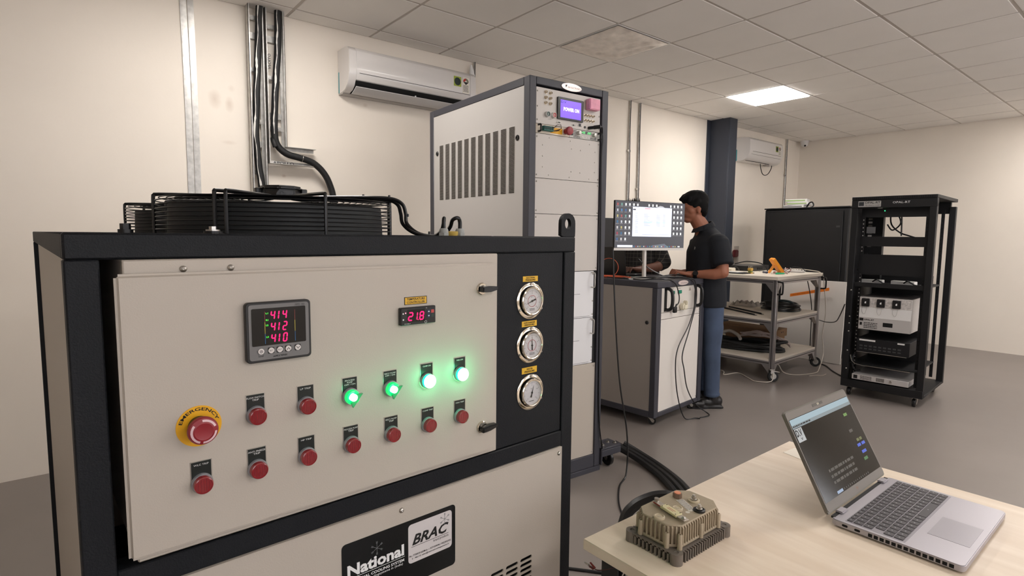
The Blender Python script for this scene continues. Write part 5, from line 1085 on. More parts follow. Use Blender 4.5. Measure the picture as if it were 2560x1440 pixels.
kb('shelf', -.62, -.02, .055, KW - .05, .285, .297); MB().tube([(-.02, .06, .36), (-.01, .10, .290), (-.01, .3, .285), (-.01, .5, .283)], .003, 6, 3).build('rack_cable', STEEL, r2)
kb('inner_unit', -.62, -.45, .08, .50, .16, 1.05, 0)
u3 = box('slim_instrument', P('instrument_silver', (0, 0, 0)), r2, -.45, .0, .085, .50, .1560, .2030, bev=.002); box('inlet', BLACK, u3, .0, .001, .098, .128, .164, .194); scribble(u3, BLKP, .15, .24, .163, .196, .0015, 4, seed=2); MB().lathe([(.010, 0), (.008, .012), (0, .012)], (0, .375, .180), (1, 0, 0), 14).build('knob', STEEL, u3)
mb = MB()
for k in range(10): mb.box(0, .0012, .27 + k * .006, .273 + k * .006, .165, .195)
mb.build('grille', BLKP, u3)
for z in (.24, .40, .57, .64, .70, .93): screw(r2, .0, .038, z, .006)
for x in (-.06, -.74):
    for y in (.06, KW - .06): castor(r2, x, y, .08, .034)
for k, (x, y, a, lab) in enumerate(((-1.84, 5.58, 4, 'white adapter box on the open rack shelf, left one'), (-1.60, 5.59, -6, 'white adapter box on the open rack shelf, right one'))):
    c = thing('adapter_box', lab, 'adapter', (x, y, .9825), a, 'adapters on the open rack shelf'); box('case', WHITE, c, -.09, .09, -.03, .03, 0, .035, bev=.004); MB().tube([(.02, -.05, .02), (.06, -.08, .04), (.10, -.05, .01), (.14, -.06, .008)], .006, 8, 5).build('cord', BLACK, c)
tag(MB().tube([(-1.965, 5.36, .797), (-2.05, 5.50, .68), (-2.20, 5.80, .575), (-2.40, 6.10, .52), (-2.56, 6.33, .50)], .005, 8, 5).build('black_cable', BLACK), 'black cord sagging between the open rack and the trolley', 'cord')
tag(MB().tube([(-2.7, 6.50, .006), (-2.5, 6.40, .006), (-2.35, 6.2, .006), (-2.15, 6.0, .006), (-1.9, 5.95, .006)], .006, 8, 5).build('black_cable', BLACK), 'black cord lying on the floor behind the trolley', 'cord')

# ------------------------------------------------------------------ table in the foreground
tb = thing('work_table', 'light maple work table with black square legs in the right foreground', 'table', (-.762, .813, 0))
TLX, TLY = 1.85, .908
box('table_top', MAPLE, tb, 0, TLX, 0, TLY, .7275, .75, bev=.0012)
for x, y in ((.034, .018), (.034, TLY - .06), (TLX - .08, .018), (TLX - .08, TLY - .06)): box('leg', P('leg_black', (20, 21, 23), .5), tb, x, x + .045, y, y + .045, 0, .7275, bev=.002)
box('apron', P('leg_black', (0, 0, 0)), tb, .079, TLX - .08, .025, .05, .68, .7275); box('apron', P('leg_black', (0, 0, 0)), tb, .079, TLX - .08, TLY - .05, TLY - .025, .68, .7275)
cw = thing('crocodile_clip', 'small red crocodile clip poking out under the table corner', 'clip', (-.712, .803, .716)); cw.scale = (.7, .7, .7)
MB().tube([(-.030, -.004, -.006), (-.015, -.002, -.008), (0, .004, -.010), (.02, .02, -.004), (.03, .04, 0)], .0014, 6, 5).build('lead', P('clip_dark', (60, 24, 22), .5), cw); MB().cyl((-.030, -.004, -.006), (-.045, -.006, -.004), .0030, .0018, seg=8).build('spring_end', STEEL, cw); MB().prism([(-.030, -.010), (-.012, -.006), (-.012, -.011)], -.006, .0, 'y').build('jaw', P('clip_red', (104, 34, 30), .5), cw); MB().prism([(-.026, .004), (-.010, -.006), (-.006, -.004)], -.006, .0, 'y').build('jaw', P('clip_red', (0, 0, 0)), cw)
pb = thing('hanging_wires', 'tangle of thin wires hanging under the table beside the black leg', 'wires', (-.655, .835, .7275))
rd = random.Random(11)
for k in range(9): a = rd.uniform(-.012, .012); MB().tube([(a, rd.uniform(-.01, .02), 0), (a * 2, rd.uniform(-.01, .02), -.04), (a * 2 + rd.uniform(-.015, .015), .0, -.10), (a + rd.uniform(-.03, .03), .01, -.22)], .0013, 5, 4).build('wire', [P('wire_brown', (0, 0, 0)), BLACK, WC][k % 3], pb)
tag(MB().prism([(-.73, 1.612), (-.725, 1.675), (-.60, 1.655), (-.61, 1.585)], .7502, .7508, 'z').build('paper_sheet', P('paper', (244, 236, 222), .7)), 'white paper sheet on the table behind the laptop screen', 'paper')

# motor controller
mc = thing('motor_controller', 'tan finned motor controller block with terminal bolts on the table corner', 'motor controller', (-.708, .878, .75))
CX, CY = .128, .190; TAN = P('cast_tan', (166, 152, 130), .62, .15, bump=(260, .5), mottle=(18, .10)); GRY = P('cast_grey', (120, 112, 104), .55, .35, bump=(260, .5), mottle=(20, .10))
box('base_plate', GRY, mc, .008, CX - .008, .008, CY - .008, .003, .0215)
for (x, y) in ((0.0, 0.0), (CX, 0.0), (0.0, CY), (CX, CY)):
    cx_ = x + (.011 if x == 0 else -.011); cy_ = y + (.011 if y == 0 else -.011)
    b_ = plate_hole([(cx_ + .0125 * math.cos(a), cy_ + .0125 * math.sin(a)) for a in [2 * PI * k / 16 for k in range(16)]], [(cx_ + .0045 * math.cos(2 * PI * k / 16), cy_ + .0045 * math.sin(2 * PI * k / 16)) for k in range(16)], 0, 1)
    b_.v = [(q[1], q[2], .0 + q[0] * .0225) for q in b_.v]; b_.build('mounting_lug', GRY, mc)
y = .026
while y < CY - .024:
    for x0, x1 in ((-.001 + .002, .012), (CX - .012, CX - .001)): box('base_fin', GRY, mc, x0, x1, y, y + .0032, 0, .0205)
    y += .0080
x = .024
while x < CX - .022:
    for y0, y1 in ((.001, .012), (CY - .012, CY - .001)): box('base_fin', GRY, mc, x, x + .0042, y0, y1, 0, .0205)
    x += .0098
box('base_lip', GRY, mc, .018, CX - .018, .001, CY - .001, .0175, .0220); 
ca = .022; ax0, ax1, ay0, ay1 = .010, CX - .013, .010, CY - .010; Z0, Z1 = .0225, .066
octo = [(ax0 + ca, ay0), (ax1 - ca, ay0), (ax1, ay0 + ca), (ax1, ay1 - ca), (ax1 - ca, ay1), (ax0 + ca, ay1), (ax0, ay1 - ca), (ax0, ay0 + ca)]
def shrink(p, k): return [((a - (ax0 + ax1) / 2) * (1 - k / ((ax1 - ax0) / 2)) + (ax0 + ax1) / 2, (b - (ay0 + ay1) / 2) * (1 - k / ((ay1 - ay0) / 2)) + (ay0 + ay1) / 2) for a, b in p]
MB().prism(shrink(octo, .0045), Z0, Z1 - .003, 'z').build('housing', TAN, mc, bev=.001); MB().prism(octo, Z0, Z0 + .006, 'z').build('housing_skirt', TAN, mc, bev=.001)
MB().prism(shrink(octo, .0025), Z1 - .004, Z1, 'z').build('housing_lid', TAN, mc, bev=.0015)
for i in range(8):
    a = Vector(octo[i]); b = Vector(octo[(i + 1) % 8]); L = (b - a).length; n = max(3, int(round(L / (.0098 if i == 0 or i == 4 else .0080)))); d = (b - a).normalized(); nn = Vector((d.y, -d.x))
    for k in range(n):
        q = a + d * (L * (k + .5) / n) - nn * .0045; f = MB()
        vs = [(q + d * s * .0014 + nn * o, z) for z, o in ((Z0 + .004, 0), (Z0 + .004, .0048), (Z1 - .006, .0042), (Z1 - .001, 0)) for s in (-1, 1)]
        f.add([(v.x, v.y, z) for v, z in vs], [(0, 2, 4, 6), (1, 7, 5, 3), (2, 3, 5, 4), (4, 5, 7, 6), (0, 1, 3, 2)]); f.build('cooling_fin', TAN, mc)
for x, y, h in ((ax0 + ca, ay0, .030), (ax1 - ca + .002, ay0, .030), (ax1, ay0 + ca - .008, .030), (ax1, (ay0 + ay1) / 2, .030), (ax1, ay1 - ca, .030), (ax0, ay0 + ca, .030), (ax0, ay1 - ca, .030), (ax0, (ay0 + ay1) / 2, .030)):
    MB().lathe([(.0050, 0), (.0048, h - .002), (.0035, h), (.0022, h), (.0020, h - .003), (0, h - .003)], (x, y, Z0), (0, 0, 1), 16).build('screw_boss', TAN, mc)
def stud(x, y, rc_, m, bolt=True, r=.011):
    s = MB().lathe([(r, 0), (r, .0035), (r * .78, .0045), (r * .70, .0030), (r * .35, .0030), (r * .30, 0.0036), (0, .0030)], (x, y, Z1), (0, 0, 1), 28).build('terminal_bush', m, mc)
    if bolt: MB().lathe([(.0065, .004), (.0065, .0055), (0, .0055)], (x, y, Z1), (0, 0, 1), 20).build('washer', STEEL, s); MB().cyl((x, y, Z1 + .0055), (x, y, Z1 + .011), .0048, seg=6).build('bolt_head', STEEL, s); MB().cyl((x, y, Z1 + .011), (x, y, Z1 + .014), .0032, seg=12).build('bolt_tip', STEEL, s)
    else: MB().lathe([(.0030, .0031), (.0012, .0034), (0, .0022)], (x, y, Z1), (0, 0, 1), 12).build('insert', STEEL, s)
    return s
IV = P('ivory_bush', (190, 176, 150), .5)
stud(.066, .024, 0, IV, False); stud(.068, .082, 0, IV, False); stud(.068, .140, 0, IV, True, .012); stud(.099, .112, 0, P('black_bush', (20, 20, 20), .4), True, .012)
MB().cyl((.036, .128, Z1), (.036, .128, Z1 + .010), .0095, seg=6).build('hex_plug', P('plug_brown', (130, 108, 92), .4, .4), mc); MB().lathe([(.0070, .0100), (.0068, .0112), (0, .0112)], (.036, .128, Z1), (0, 0, 1), 20).build('orange_seal', P('seal_orange', (222, 140, 104), .5), mc)
def Mb(x0, y0, x1, y1):
    d = Vector((x1 - x0, y1 - y0)); L = d.length; d.normalize(); n = Vector((-d.y, d.x)); return L, (lambda a, b, z: (x0 + d.x * a + n.x * b, y0 + d.y * a + n.y * b, z))
L, M = Mb(.022, .068, .112, .048)
MB(M).box(0, L, -.0068, .0068, Z1 + .0045, Z1 + .0065).build('shunt_bar', P('nickel_bar', (186, 178, 168), .35, .8), mc, bev=.0006); MB(M).box(.004, .032, -.0074, -.0066, Z1 + .0040, Z1 + .0068).build('red_heatshrink', P('heatshrink_red', (136, 50, 34), .5), mc)
fu = MB(M).box(.026, .072, -.0088, .0088, Z1 + .003, Z1 + .0085).build('fuse_block', P('fuse_cream', (216, 206, 162), .45), mc, bev=.001)
for a in (.030, .068):
    for b in (-.0060, .0060): MB(M).cyl((a, b, Z1 + .0085), (a, b, Z1 + .0088), .0013, seg=10).build('fuse_pin', BLKP, fu)
mb = MB(M); mb.box(.040, .060, .001, .0020, Z1 + .0085, Z1 + .0087); mb.box(.040, .058, -.0030, -.0020, Z1 + .0085, Z1 + .0087); mb.build('fuse_print', MATS['gauge_red'], fu)
for a in (.006, L - .008):
    q = M(a, 0, 0); MB().lathe([(.0055, 0), (.0055, .0012), (0, .0012)], (q[0], q[1], Z1 + .0065), (0, 0, 1), 16).build('washer', STEEL, mc)
    if a < .01: MB().cyl((q[0], q[1], Z1 + .0077), (q[0], q[1], Z1 + .0135), .0050, seg=6).build('bolt_head', STEEL, mc)
    else: MB().lathe([(.0040, 0), (.0030, .0018), (0, .0022)], (q[0], q[1], Z1 + .0077), (0, 0, 1), 14).build('bolt_head', STEEL, mc)
L, M = Mb(.046, .122, .092, .100)
sk = MB(M).box(0, L, -.0085, .0085, Z1 + .0002, Z1 + .0006).build('rating_sticker', P('sticker_pale', (210, 204, 192), .5), mc)
mb = MB(M); rd = random.Random(6)
for k in range(5):
    a = .002
    while a < L - .006: l = rd.uniform(.003, .009); mb.box(a, min(a + l, L - .002), -.0070 + k * .0030, -.0058 + k * .0030, Z1 + .0006, Z1 + .0008); a += l + .0012
mb.build('small_print', MATS['grey_print'], sk); MB().lathe([(.0045, 0), (0, .0003)], (.088, .088, Z1 + .0002), (0, 0, 1), 18).build('round_sticker', P('sticker_pale', (0, 0, 0)), mc)

# laptop
lt = thing('silver_laptop', 'open silver laptop with a dark screen on the light table', 'laptop', (-.468, 1.278, .75))
LS = P('laptop_silver', (176, 172, 178), .38, .5); LD = P('laptop_lid', (112, 108, 100), .4, .5); LW, LDP = .342, .232
MB().prism(rrect(0, LDP, 0, LW, .010), .0035, .0165, 'z').build('base', LS, lt, bev=.0015, seg=2)
for x, y in ((.02, .03), (.02, LW - .03), (LDP - .02, .03), (LDP - .02, LW - .03)): MB().cyl((x, y, 0), (x, y, .0036), .006, seg=12).build('rubber_foot', BLACK, lt)
box('keyboard_well', P('kb_well', (150, 146, 152), .5, .3), lt, .024, .134, .010, LW - .010, .0165, .0168)
KEY = P('key_charcoal', (72, 68, 72), .55); KM = P('key_print', (170, 168, 172), .5)
yy0 = .0125; kw = .0186
for r in range(6):
    x0 = .026 + (0 if r == 0 else .0125 + (r - 1) * .0186); hgt = .0105 if r == 0 else .0165
    c = 0
    while c < 17:
        w_ = 1
        if r == 5 and c == 4: w_ = 5
        if r in (3,) and c == 0: w_ = 1.3
        y0 = LW - yy0 - (c + w_) * kw; y1 = LW - yy0 - c * kw
        if y0 < yy0 - .002: break
        k = MB().prism(rrect(x0, x0 + hgt, y0 + .0012, y1 - .0012, .0015, 2), .0168, .0184, 'z').build('key', KEY, lt, bev=.0005)
        MB().box(x0 + hgt * .40, x0 + hgt * .55, (y0 + y1) / 2 - .0012, (y0 + y1) / 2 + .0012, .0184, .01855).build('key_print', KM, k)
        c += w_
box('touchpad', P('pad_grey', (160, 156, 162), .35, .4), lt, .150, .220, .09, .20, .0165, .0169)
for i, x in enumerate((.022, .046)): MB().prism(rrect(x, x + .011, .0075, .0125, .0022, 3), -.0006, .0004, 'y').build('side_port', DARK, lt)
for k in range(14): MB().box(.072 + k * .0105, .0795 + k * .0105, -.0006, .0004, .0062, .0132).build('vent_slot', DARK, lt)
sl, cl_ = .480, .877
ML = lambda d, u, v: (-.004 - v * sl + d * cl_, u, .0165 + v * cl_ + d * sl)
MB(ML).prism(rrect(0, LW, .004, .233, .007), -.006, 0, 'x').build('screen_lid', LD, lt, bev=.0012, seg=2)
rbox('screen_bezel', P('bezel_warm_grey', (112, 106, 100), .4), lt, 0, .0012, .003, LW - .003, .008, .230, .006, M=ML)
LSX = rbox('screen', P('laptop_screen', (24, 24, 22), .10, emit=.04, spec=.3), lt, .0012, .0016, .007, LW - .007, .026, .213, .001, M=ML)
box('browser_bar', P('browser_blue', (140, 164, 176), .3, emit=.22), LSX, .0016, .0018, .008, LW - .008, .199, .212, M=ML); box('toolbar', P('toolbar_grey', (110, 124, 130), .3, emit=.3), LSX, .0016, .0018, .008, LW - .008, .191, .199, M=ML)
box('logo_field', P('logo_white_dim', (165, 172, 176), .4, emit=.12), LSX, .0018, .0020, .010, .046, .160, .190, M=ML); text('D.V', LSX, BLKP, .012, .040, .172, .188, .0022, M=ML, bold=.03); text('v', LSX, BLKP, .024, .034, .163, .169, .0022, M=ML)
scribble(LSX, BLKP, .012, .10, .192, .199, .0019, 1, M=ML, seed=4); scribble(LSX, P('dim_text', (62, 59, 52), .4, emit=.05), .08, .22, .045, .085, .0018, 3, M=ML, seed=14)
for u, v, ww, c in ((.255, .170, .020, (90, 130, 60)), (.245, .130, .020, (60, 56, 50)), (.262, .104, .014, (90, 96, 50)), (.280, .104, .014, (90, 96, 50)), (.254, .092, .020, (52, 84, 190)), (.280, .092, .020, (52, 84, 190)), (.262, .074, .026, (52, 84, 190)), (.256, .058, .022, (54, 104, 54))):
    box('screen_button', P('btn_%d_%d' % (c[0], c[1]), c, .4, emit=.14), LSX, .0017, .0019, u + .015, u + ww + .015, v, v + .007, M=ML)
box('search_pill', P('pill_blue', (130, 150, 176), .4, emit=.3), LSX, .0017, .0019, .075, .105, .028, .034, M=ML)
mb = MB(ML)
for k in range(14): mb.box(.0017, .0019, .112 + k * .011, .116 + k * .011, .029, .033)
mb.build('taskbar_icon', P('dim_text', (0, 0, 0)), LSX)
box('camera_strip', P('cam_strip', (80, 76, 72), .3), lt, .0012, .0016, .140, .196, .2195, .2265, M=ML)
for u in (.166, .172): box('camera_lens', P('lens_gold', (220, 214, 190), .3, emit=.2), lt, .0016, .0018, u, u + .002, .2205, .2255, M=ML)
text('hp', lt, P('logo_copper', (140, 96, 74), .3, .6), .166, .178, .012, .021, .0015, M=ML, shear=.3)
for y in (.035, .285): box('hinge', LS, lt, -.006, .010, y, y + .030, .0160, .0215, bev=.002, seg=2)
box('hinge_gap', MBLACK, lt, -.004, .004, .01, LW - .01, .0130, .0172)

# ------------------------------------------------------------------ cables on the floor
def floor_cable(name, lab, pts, r, m, cat='cable', grp=None, seg=8): return tag(MB().tube(pts, r, seg, 7).build(name, m), lab, cat, grp)
KX = P('rubber_cable', (22, 22, 23), .38)
for k, (dx, dy, lab) in enumerate(((0, 0, 'thick black power cable leaving the cabinet bracket, nearest the chiller'), (.045, .035, 'thick black power cable leaving the cabinet bracket, middle of three'), (.085, .075, 'thick black power cable leaving the cabinet bracket, nearest the rolling cabinet'))):
    floor_cable('power_cable', lab, [(-2.27 + dx, 2.60 + dy, .095), (-2.16 + dx * .8, 2.665 + dy * .7, .05), (-2.00 + dx * .9, 2.66 + dy * .6, .021), (-1.80 + dx, 2.57 + dy * .5, .020), (-1.62 + dx, 2.44 + dy * .4, .020), (-1.45 + dx, 2.26 + dy * .3, .020), (-1.30 + dx, 2.02, .020), (-1.22 + dx, 1.80, .020)], .0185, KX, grp='thick black cables on the floor')
floor_cable('loop_cable', 'thick black cable looping up behind the table corner', [(-.80, 1.15, .02), (-.95, 1.20, .22), (-1.05, 1.29, .43), (-1.072, 1.330, .500), (-1.061, 1.358, .535), (-1.039, 1.389, .556), (-1.013, 1.423, .567), (-.981, 1.462, .563), (-.948, 1.499, .54), (-.92, 1.54, .45), (-.92, 1.60, .2), (-.95, 1.70, .02)], .0175, KX)
floor_cable('floor_wire', 'thin black cable lying on the floor between the chiller and the table leg', [(-1.90, 1.25, .006), (-1.70, 1.45, .006), (-1.50, 1.62, .006), (-1.30, 1.78, .006), (-1.1, 1.92, .006)], .006, KX)
floor_cable('thin_cable', 'thin black cable hanging down the right side of the tall equipment cabinet to the floor', [(-2.10, 2.43, 1.30), (-2.085, 2.445, .95), (-2.06, 2.47, .55), (-2.02, 2.50, .25), (-1.99, 2.47, .03), (-1.93, 2.34, .006), (-1.80, 2.18, .006), (-1.66, 2.06, .006), (-1.50, 1.92, .006), (-1.2, 1.7, .006)], .0045, GBLACK)
# cables over the rolling cabinet
TOPZ = CT
def rcp(w_, u, z): t = math.radians(4.93); return (-2.407 + w_ * math.cos(t) - u * math.sin(t), 3.273 + w_ * math.sin(t) + u * math.cos(t), z)
for k, (pts, lab) in enumerate((
    ([rcp(-.48, .20, TOPZ + .006), rcp(-.30, .10, TOPZ + .006), rcp(-.14, .22, TOPZ + .02), rcp(-.03, .40, TOPZ + .012), rcp(.012, .47, TOPZ - .02), rcp(.022, .50, .90), rcp(.022, .42, .72), rcp(.022, .27, .56), rcp(.022, .24, .42), rcp(.03, .27, .20), rcp(.06, .33, .02), rcp(.10, .42, .006), rcp(.13, .44, .006)], 'black cable over the front of the rolling cabinet, crossing to the left'),
    ([rcp(-.45, .24, TOPZ + .006), rcp(-.28, .14, TOPZ + .006), rcp(-.12, .28, TOPZ + .022), rcp(-.02, .43, TOPZ + .012), rcp(.014, .50, TOPZ - .02), rcp(.018, .52, .88), rcp(.026, .42, .68), rcp(.030, .32, .50), rcp(.026, .36, .38), rcp(.026, .42, .22), rcp(.04, .53, .08), rcp(.09, .62, .006), rcp(.14, .56, .006), rcp(.12, .46, .006)], 'black cable over the front of the rolling cabinet, crossing to the right'),
    ([rcp(-.40, .16, TOPZ + .005), rcp(-.18, .05, TOPZ + .005), rcp(-.05, .12, TOPZ + .016), rcp(.01, .20, TOPZ - .01), rcp(.03, .235, .96), rcp(.03, .24, .90), rcp(.02, .215, .87)], 'short black cable from the cabinet top to the green socket'),
    ([rcp(-.30, .20, TOPZ + .15), rcp(-.24, .25, TOPZ + .08), rcp(-.15, .33, TOPZ + .02), rcp(-.09, .38, TOPZ + .006)], 'black cable slanting down from behind the monitor to the cabinet top'),
    ([rcp(-.56, .12, TOPZ + .006), rcp(-.38, .04, TOPZ + .006), rcp(-.2, .16, TOPZ + .006), rcp(-.12, .34, TOPZ + .03), rcp(-.12, .52, TOPZ + .02), rcp(-.05, .66, TOPZ + .006)], 'black cable coiled across the cabinet top under the monitor'))):
    floor_cable('equipment_cable', lab, pts, .0042, GBLACK, 'cable', 'cables on the rolling cabinet')
pg = thing('cable_connector', 'black connector hanging off the rolling cabinet by the left handle', 'connector', rcp(.02, .205, .845)); MB().cbox((0, 0, 0), (.02, .035, .045)).build('shell', BLACK, pg, bev=.004); MB().cyl((0, .01, .02), (0, .02, .04), .006, seg=8).build('boot', BLACK, pg)
OC = P('orange_cable', (206, 92, 58), .5)
floor_cable('orange_cable', 'flat bundle of orange cable at the left of the cabinet top', [rcp(-.70, .10, TOPZ + .008), rcp(-.55, .06, TOPZ + .012), rcp(-.42, .14, TOPZ + .008), rcp(-.30, .10, TOPZ + .008)], .009, OC)
rr = MB().ring(rcp(-.50, .10, TOPZ + .078), .072, .0026, 40, 6, (.6, -.8, .15)).build('orange_cable_loop', OC); tag(rr, 'thin orange cable loop standing upright left of the monitor stand', 'cable')
gpc = thing('circuit_board', 'small green circuit board on the cabinet top by the monitor foot', 'circuit board', rcp(-.42, .30, TOPZ + .001), 20); box('board', P('pcb_green', (30, 84, 60), .4), gpc, -.05, .05, -.03, .03, 0, .003); box('chip', BLKP, gpc, -.02, .02, -.01, .01, .003, .007)
ms = thing('computer_mouse', 'pale mouse under the hand of the man in the navy polo', 'mouse', rcp(-.16, .56, TOPZ), 60); MB().lathe([(.030, 0), (.031, .010), (.022, .024), (0, .030)], (0, 0, 0), (0, 0, 1), 20, 1.0).build('shell', P('mouse_pale', (206, 198, 190), .4), ms)
bl = thing('black_laptop', 'black laptop open on the rolling cabinet, left of the monitor stand', 'laptop', (-3.25, 3.525, TOPZ))
box('base', BLACK, bl, 0, .35, 0, .235, .0, .016, bev=.003); box('keyboard', MATS['kb_dark'] if 'kb_dark' in MATS else P('kb_dark', (36, 36, 38), .5), bl, .015, .335, .03, .14, .016, .0175)
MB(lambda a, b, c: (a, -b - .25 * c * .35, .012 + c)).box(0, .35, 0, .007, 0, .222).build('screen_lid', BLACK, bl, bev=.003); box('screen', P('dark_screen', (20, 22, 24), .2), bl, .01, .34, -.0002, .0004, .022, .03)

# ------------------------------------------------------------------ people
def fuse(name, mb, mat, parent, vox, smooth=4, cut=None):
    me = bpy.data.meshes.new(name); me.from_pydata(mb.v, [], mb.f)
    bm = bmesh.new(); bm.from_mesh(me); bmesh.ops.recalc_face_normals(bm, faces=bm.faces); bm.to_mesh(me); bm.free()
    o = bpy.data.objects.new(name, me); COL.objects.link(o)
    m = o.modifiers.new('r', 'REMESH'); m.mode = 'VOXEL'; m.voxel_size = vox
    s = o.modifiers.new('s', 'SMOOTH'); s.factor = .5; s.iterations = smooth
    dg = bpy.context.evaluated_depsgraph_get(); dg.update(); ne = bpy.data.meshes.new_from_object(o.evaluated_get(dg)); o.modifiers.clear(); o.data = ne; bpy.data.meshes.remove(me); ne.name = name
    ne.materials.clear(); ne.materials.append(mat); ne.polygons.foreach_set('use_smooth', [True] * len(ne.polygons)); o.parent = parent
    return o
def limb(mb, pts, seg=14):
    """pts [(x,y,z,r)] chained as round-jointed tapering segments"""
    for (a, b) in zip(pts, pts[1:]):
        mb.cyl(a[:3], b[:3], a[3], b[3], seg)
    for p in pts: ball(mb, p[:3], (p[3],) * 3)
def ball(mb, c, r, seg=16, tilt=0.0):
    pr = []; n = 9
    M0 = mb.M; ct_, st_ = math.cos(tilt), math.sin(tilt)
    vs = []; fs = []
    for i in range(n + 1):
        ph = PI * i / n
        for k in range(seg):
            th = 2 * PI * k / seg; x, y, z = r[0] * math.sin(ph) * math.cos(th), r[1] * math.sin(ph) * math.sin(th), r[2] * math.cos(ph)
            vs.append((c[0] + x * ct_ + z * st_, c[1] + y, c[2] - x * st_ + z * ct_))
    for i in range(n):
        for k in range(seg): k2 = (k + 1) % seg; fs.append((i * seg + k, (i + 1) * seg + k, (i + 1) * seg + k2, i * seg + k2))
    mb.add(vs, fs)
def loft(mb, rings, seg=28):
    vs = []; fs = []
    for (x, y, z, rx, ry) in rings:
        for k in range(seg): th = 2 * PI * k / seg; vs.append((x + rx * math.cos(th), y + ry * math.sin(th), z))
    for i in range(len(rings) - 1):
        for k in range(seg): k2 = (k + 1) % seg; fs.append((i * seg + k, i * seg + k2, (i + 1) * seg + k2, (i + 1) * seg + k))
    fs.append(tuple(reversed(range(seg)))); fs.append(tuple(range((len(rings) - 1) * seg, len(rings) * seg))); mb.add(vs, fs)
def hand(mb, wrist, direc, up, side, zsurf, s=1.0, curl=1.0):
    """palm-down hand: direc=towards the fingers, side=towards the thumb"""
    d = Vector(direc).normalized(); u = Vector(up); t = Vector(side).normalized(); w0 = Vector(wrist)
    limb(mb, [(*w0, .027 * s), (*(w0 + d * .03 * s), .025 * s)])
    for k in (-1.5, -.5, .5, 1.5): limb(mb, [(*(w0 + d * .015 + t * k * .013 * s), .017 * s), (*(w0 + d * .082 * s + t * k * .020 * s + u * .012), .0140 * s)])
    for k, L in ((1.5, .070), (.5, .080), (-.5, .075), (-1.5, .058)):
        a = w0 + d * .085 * s + t * k * .0205 * s + u * .012; b = a + d * L * .48 * s + u * .010 * curl + t * k * .003; c = b + d * L * .36 * s * (1 - .3 * curl) - u * .022 * curl; e = c + d * L * .14 - u * .020 * curl
        limb(mb, [(*a, .0105 * s), (*b, .0098 * s), (*c, .0088 * s), (*e, .0078 * s)], 10)
    a = w0 + d * .030 + t * .026; b = a + d * .030 + t * .022 - u * .004; c = b + d * .028 + t * .004 - u * .010
    limb(mb, [(*(w0 + d * .012 + t * .012), .017), (*a, .0145), (*b, .0115), (*c, .0095)], 10)

# the man in the navy polo (local: x forward, y to his left)
mA = thing('person', 'man in navy polo and blue jeans standing at the rolling cabinet, hand on its top', 'person', (-2.49, 4.147, 0), -126.87)
b = MB()
# head, tilted down
HC = (.198, 0, 1.622); TI = .33
ball(b, HC, (.090, .076, .106), 24, TI); ball(b, (.215, 0, 1.560), (.066, .060, .062), 20, TI); ball(b, (.245, 0, 1.512), (.034, .036, .026), 16, TI)
ball(b, (.262, 0, 1.640), (.028, .052, .022), 14, TI)                       # brow
limb(b, [(.284, 0, 1.618, .010), (.302, 0, 1.590, .0125), (.292, 0, 1.582, .012)]); ball(b, (.295, .012, 1.585), (.010, .008, .008)); ball(b, (.295, -.012, 1.585), (.010, .008, .008))
ball(b, (.276, 0, 1.556), (.014, .026, .009), 12, TI); ball(b, (.268, 0, 1.542), (.014, .023, .009), 12, TI)   # lips
for s in (-1, 1):
    ball(b, (.228, s * .046, 1.585), (.036, .022, .034), 14, TI)
    ball(b, (.190, s * .078, 1.585), (.016, .010, .029), 14, .15); ball(b, (.186, s * .084, 1.594), (.014, .007, .016), 12, .15)
limb(b, [(.195, 0, 1.545, .056), (.140, 0, 1.465, .062), (.095, 0, 1.38, .075)])
loft(b, [(.06, 0, .86, .08, .12), (.075, 0, 1.1, .10, .14), (.08, 0, 1.30, .09, .15), (.07, 0, 1.39, .05, .10)])
# arms
limb(b, [(.060, .150, 1.330, .050), (.040, .205, 1.22, .048), (.045, .235, 1.105, .047)]); limb(b, [(.045, .235, 1.105, .046), (.10, .215, 1.090, .043), (.19, .165, 1.085, .033), (.245, .135, 1.082, .026)])
hand(b, (.245, .135, 1.082), (.93, -.30, -.02), (0, 0, 1), (-.30, -.95, 0), 1.06)
limb(b, [(.06, -.175, 1.345, .055), (.08, -.22, 1.20, .048), (.075, -.225, 1.11, .043), (.15, -.175, 1.088, .036), (.195, -.13, 1.082, .026)])
hand(b, (.195, -.13, 1.082), (.97, .20, -.02), (0, 0, 1), (-.2, .97, 0), 1.06)
for s in (-1, 1): limb(b, [(.045, s * .085, .86, .065), (.045, s * .093, .50, .045), (.035, s * .10, .10, .034)])
fuse('body', b, SKIN, mA, .0055, 3)
b = MB(); loft(b, [(.058, 0, .818, .138, .180), (.066, 0, .90, .146, .184), (.080, 0, 1.02, .150, .182), (.083, 0, 1.14, .153, .192), (.087, 0, 1.26, .146, .205), (.080, 0, 1.33, .125, .205), (.075, 0, 1.385, .098, .172), (.090, 0, 1.425, .085, .115), (.112, 0, 1.455, .074, .080)])
for s in (-1, 1): b.cyl((.060 + (.02 if s < 0 else 0), s * .150, 1.335), (.038 + (.05 if s < 0 else 0), s * .228, 1.155), .088, .080, 20); ball(b, (.060, s * .152, 1.325), (.092, .086, .080))
fuse('polo_shirt', b, NAVY, mA, .008, 4)
b = MB()      # collar
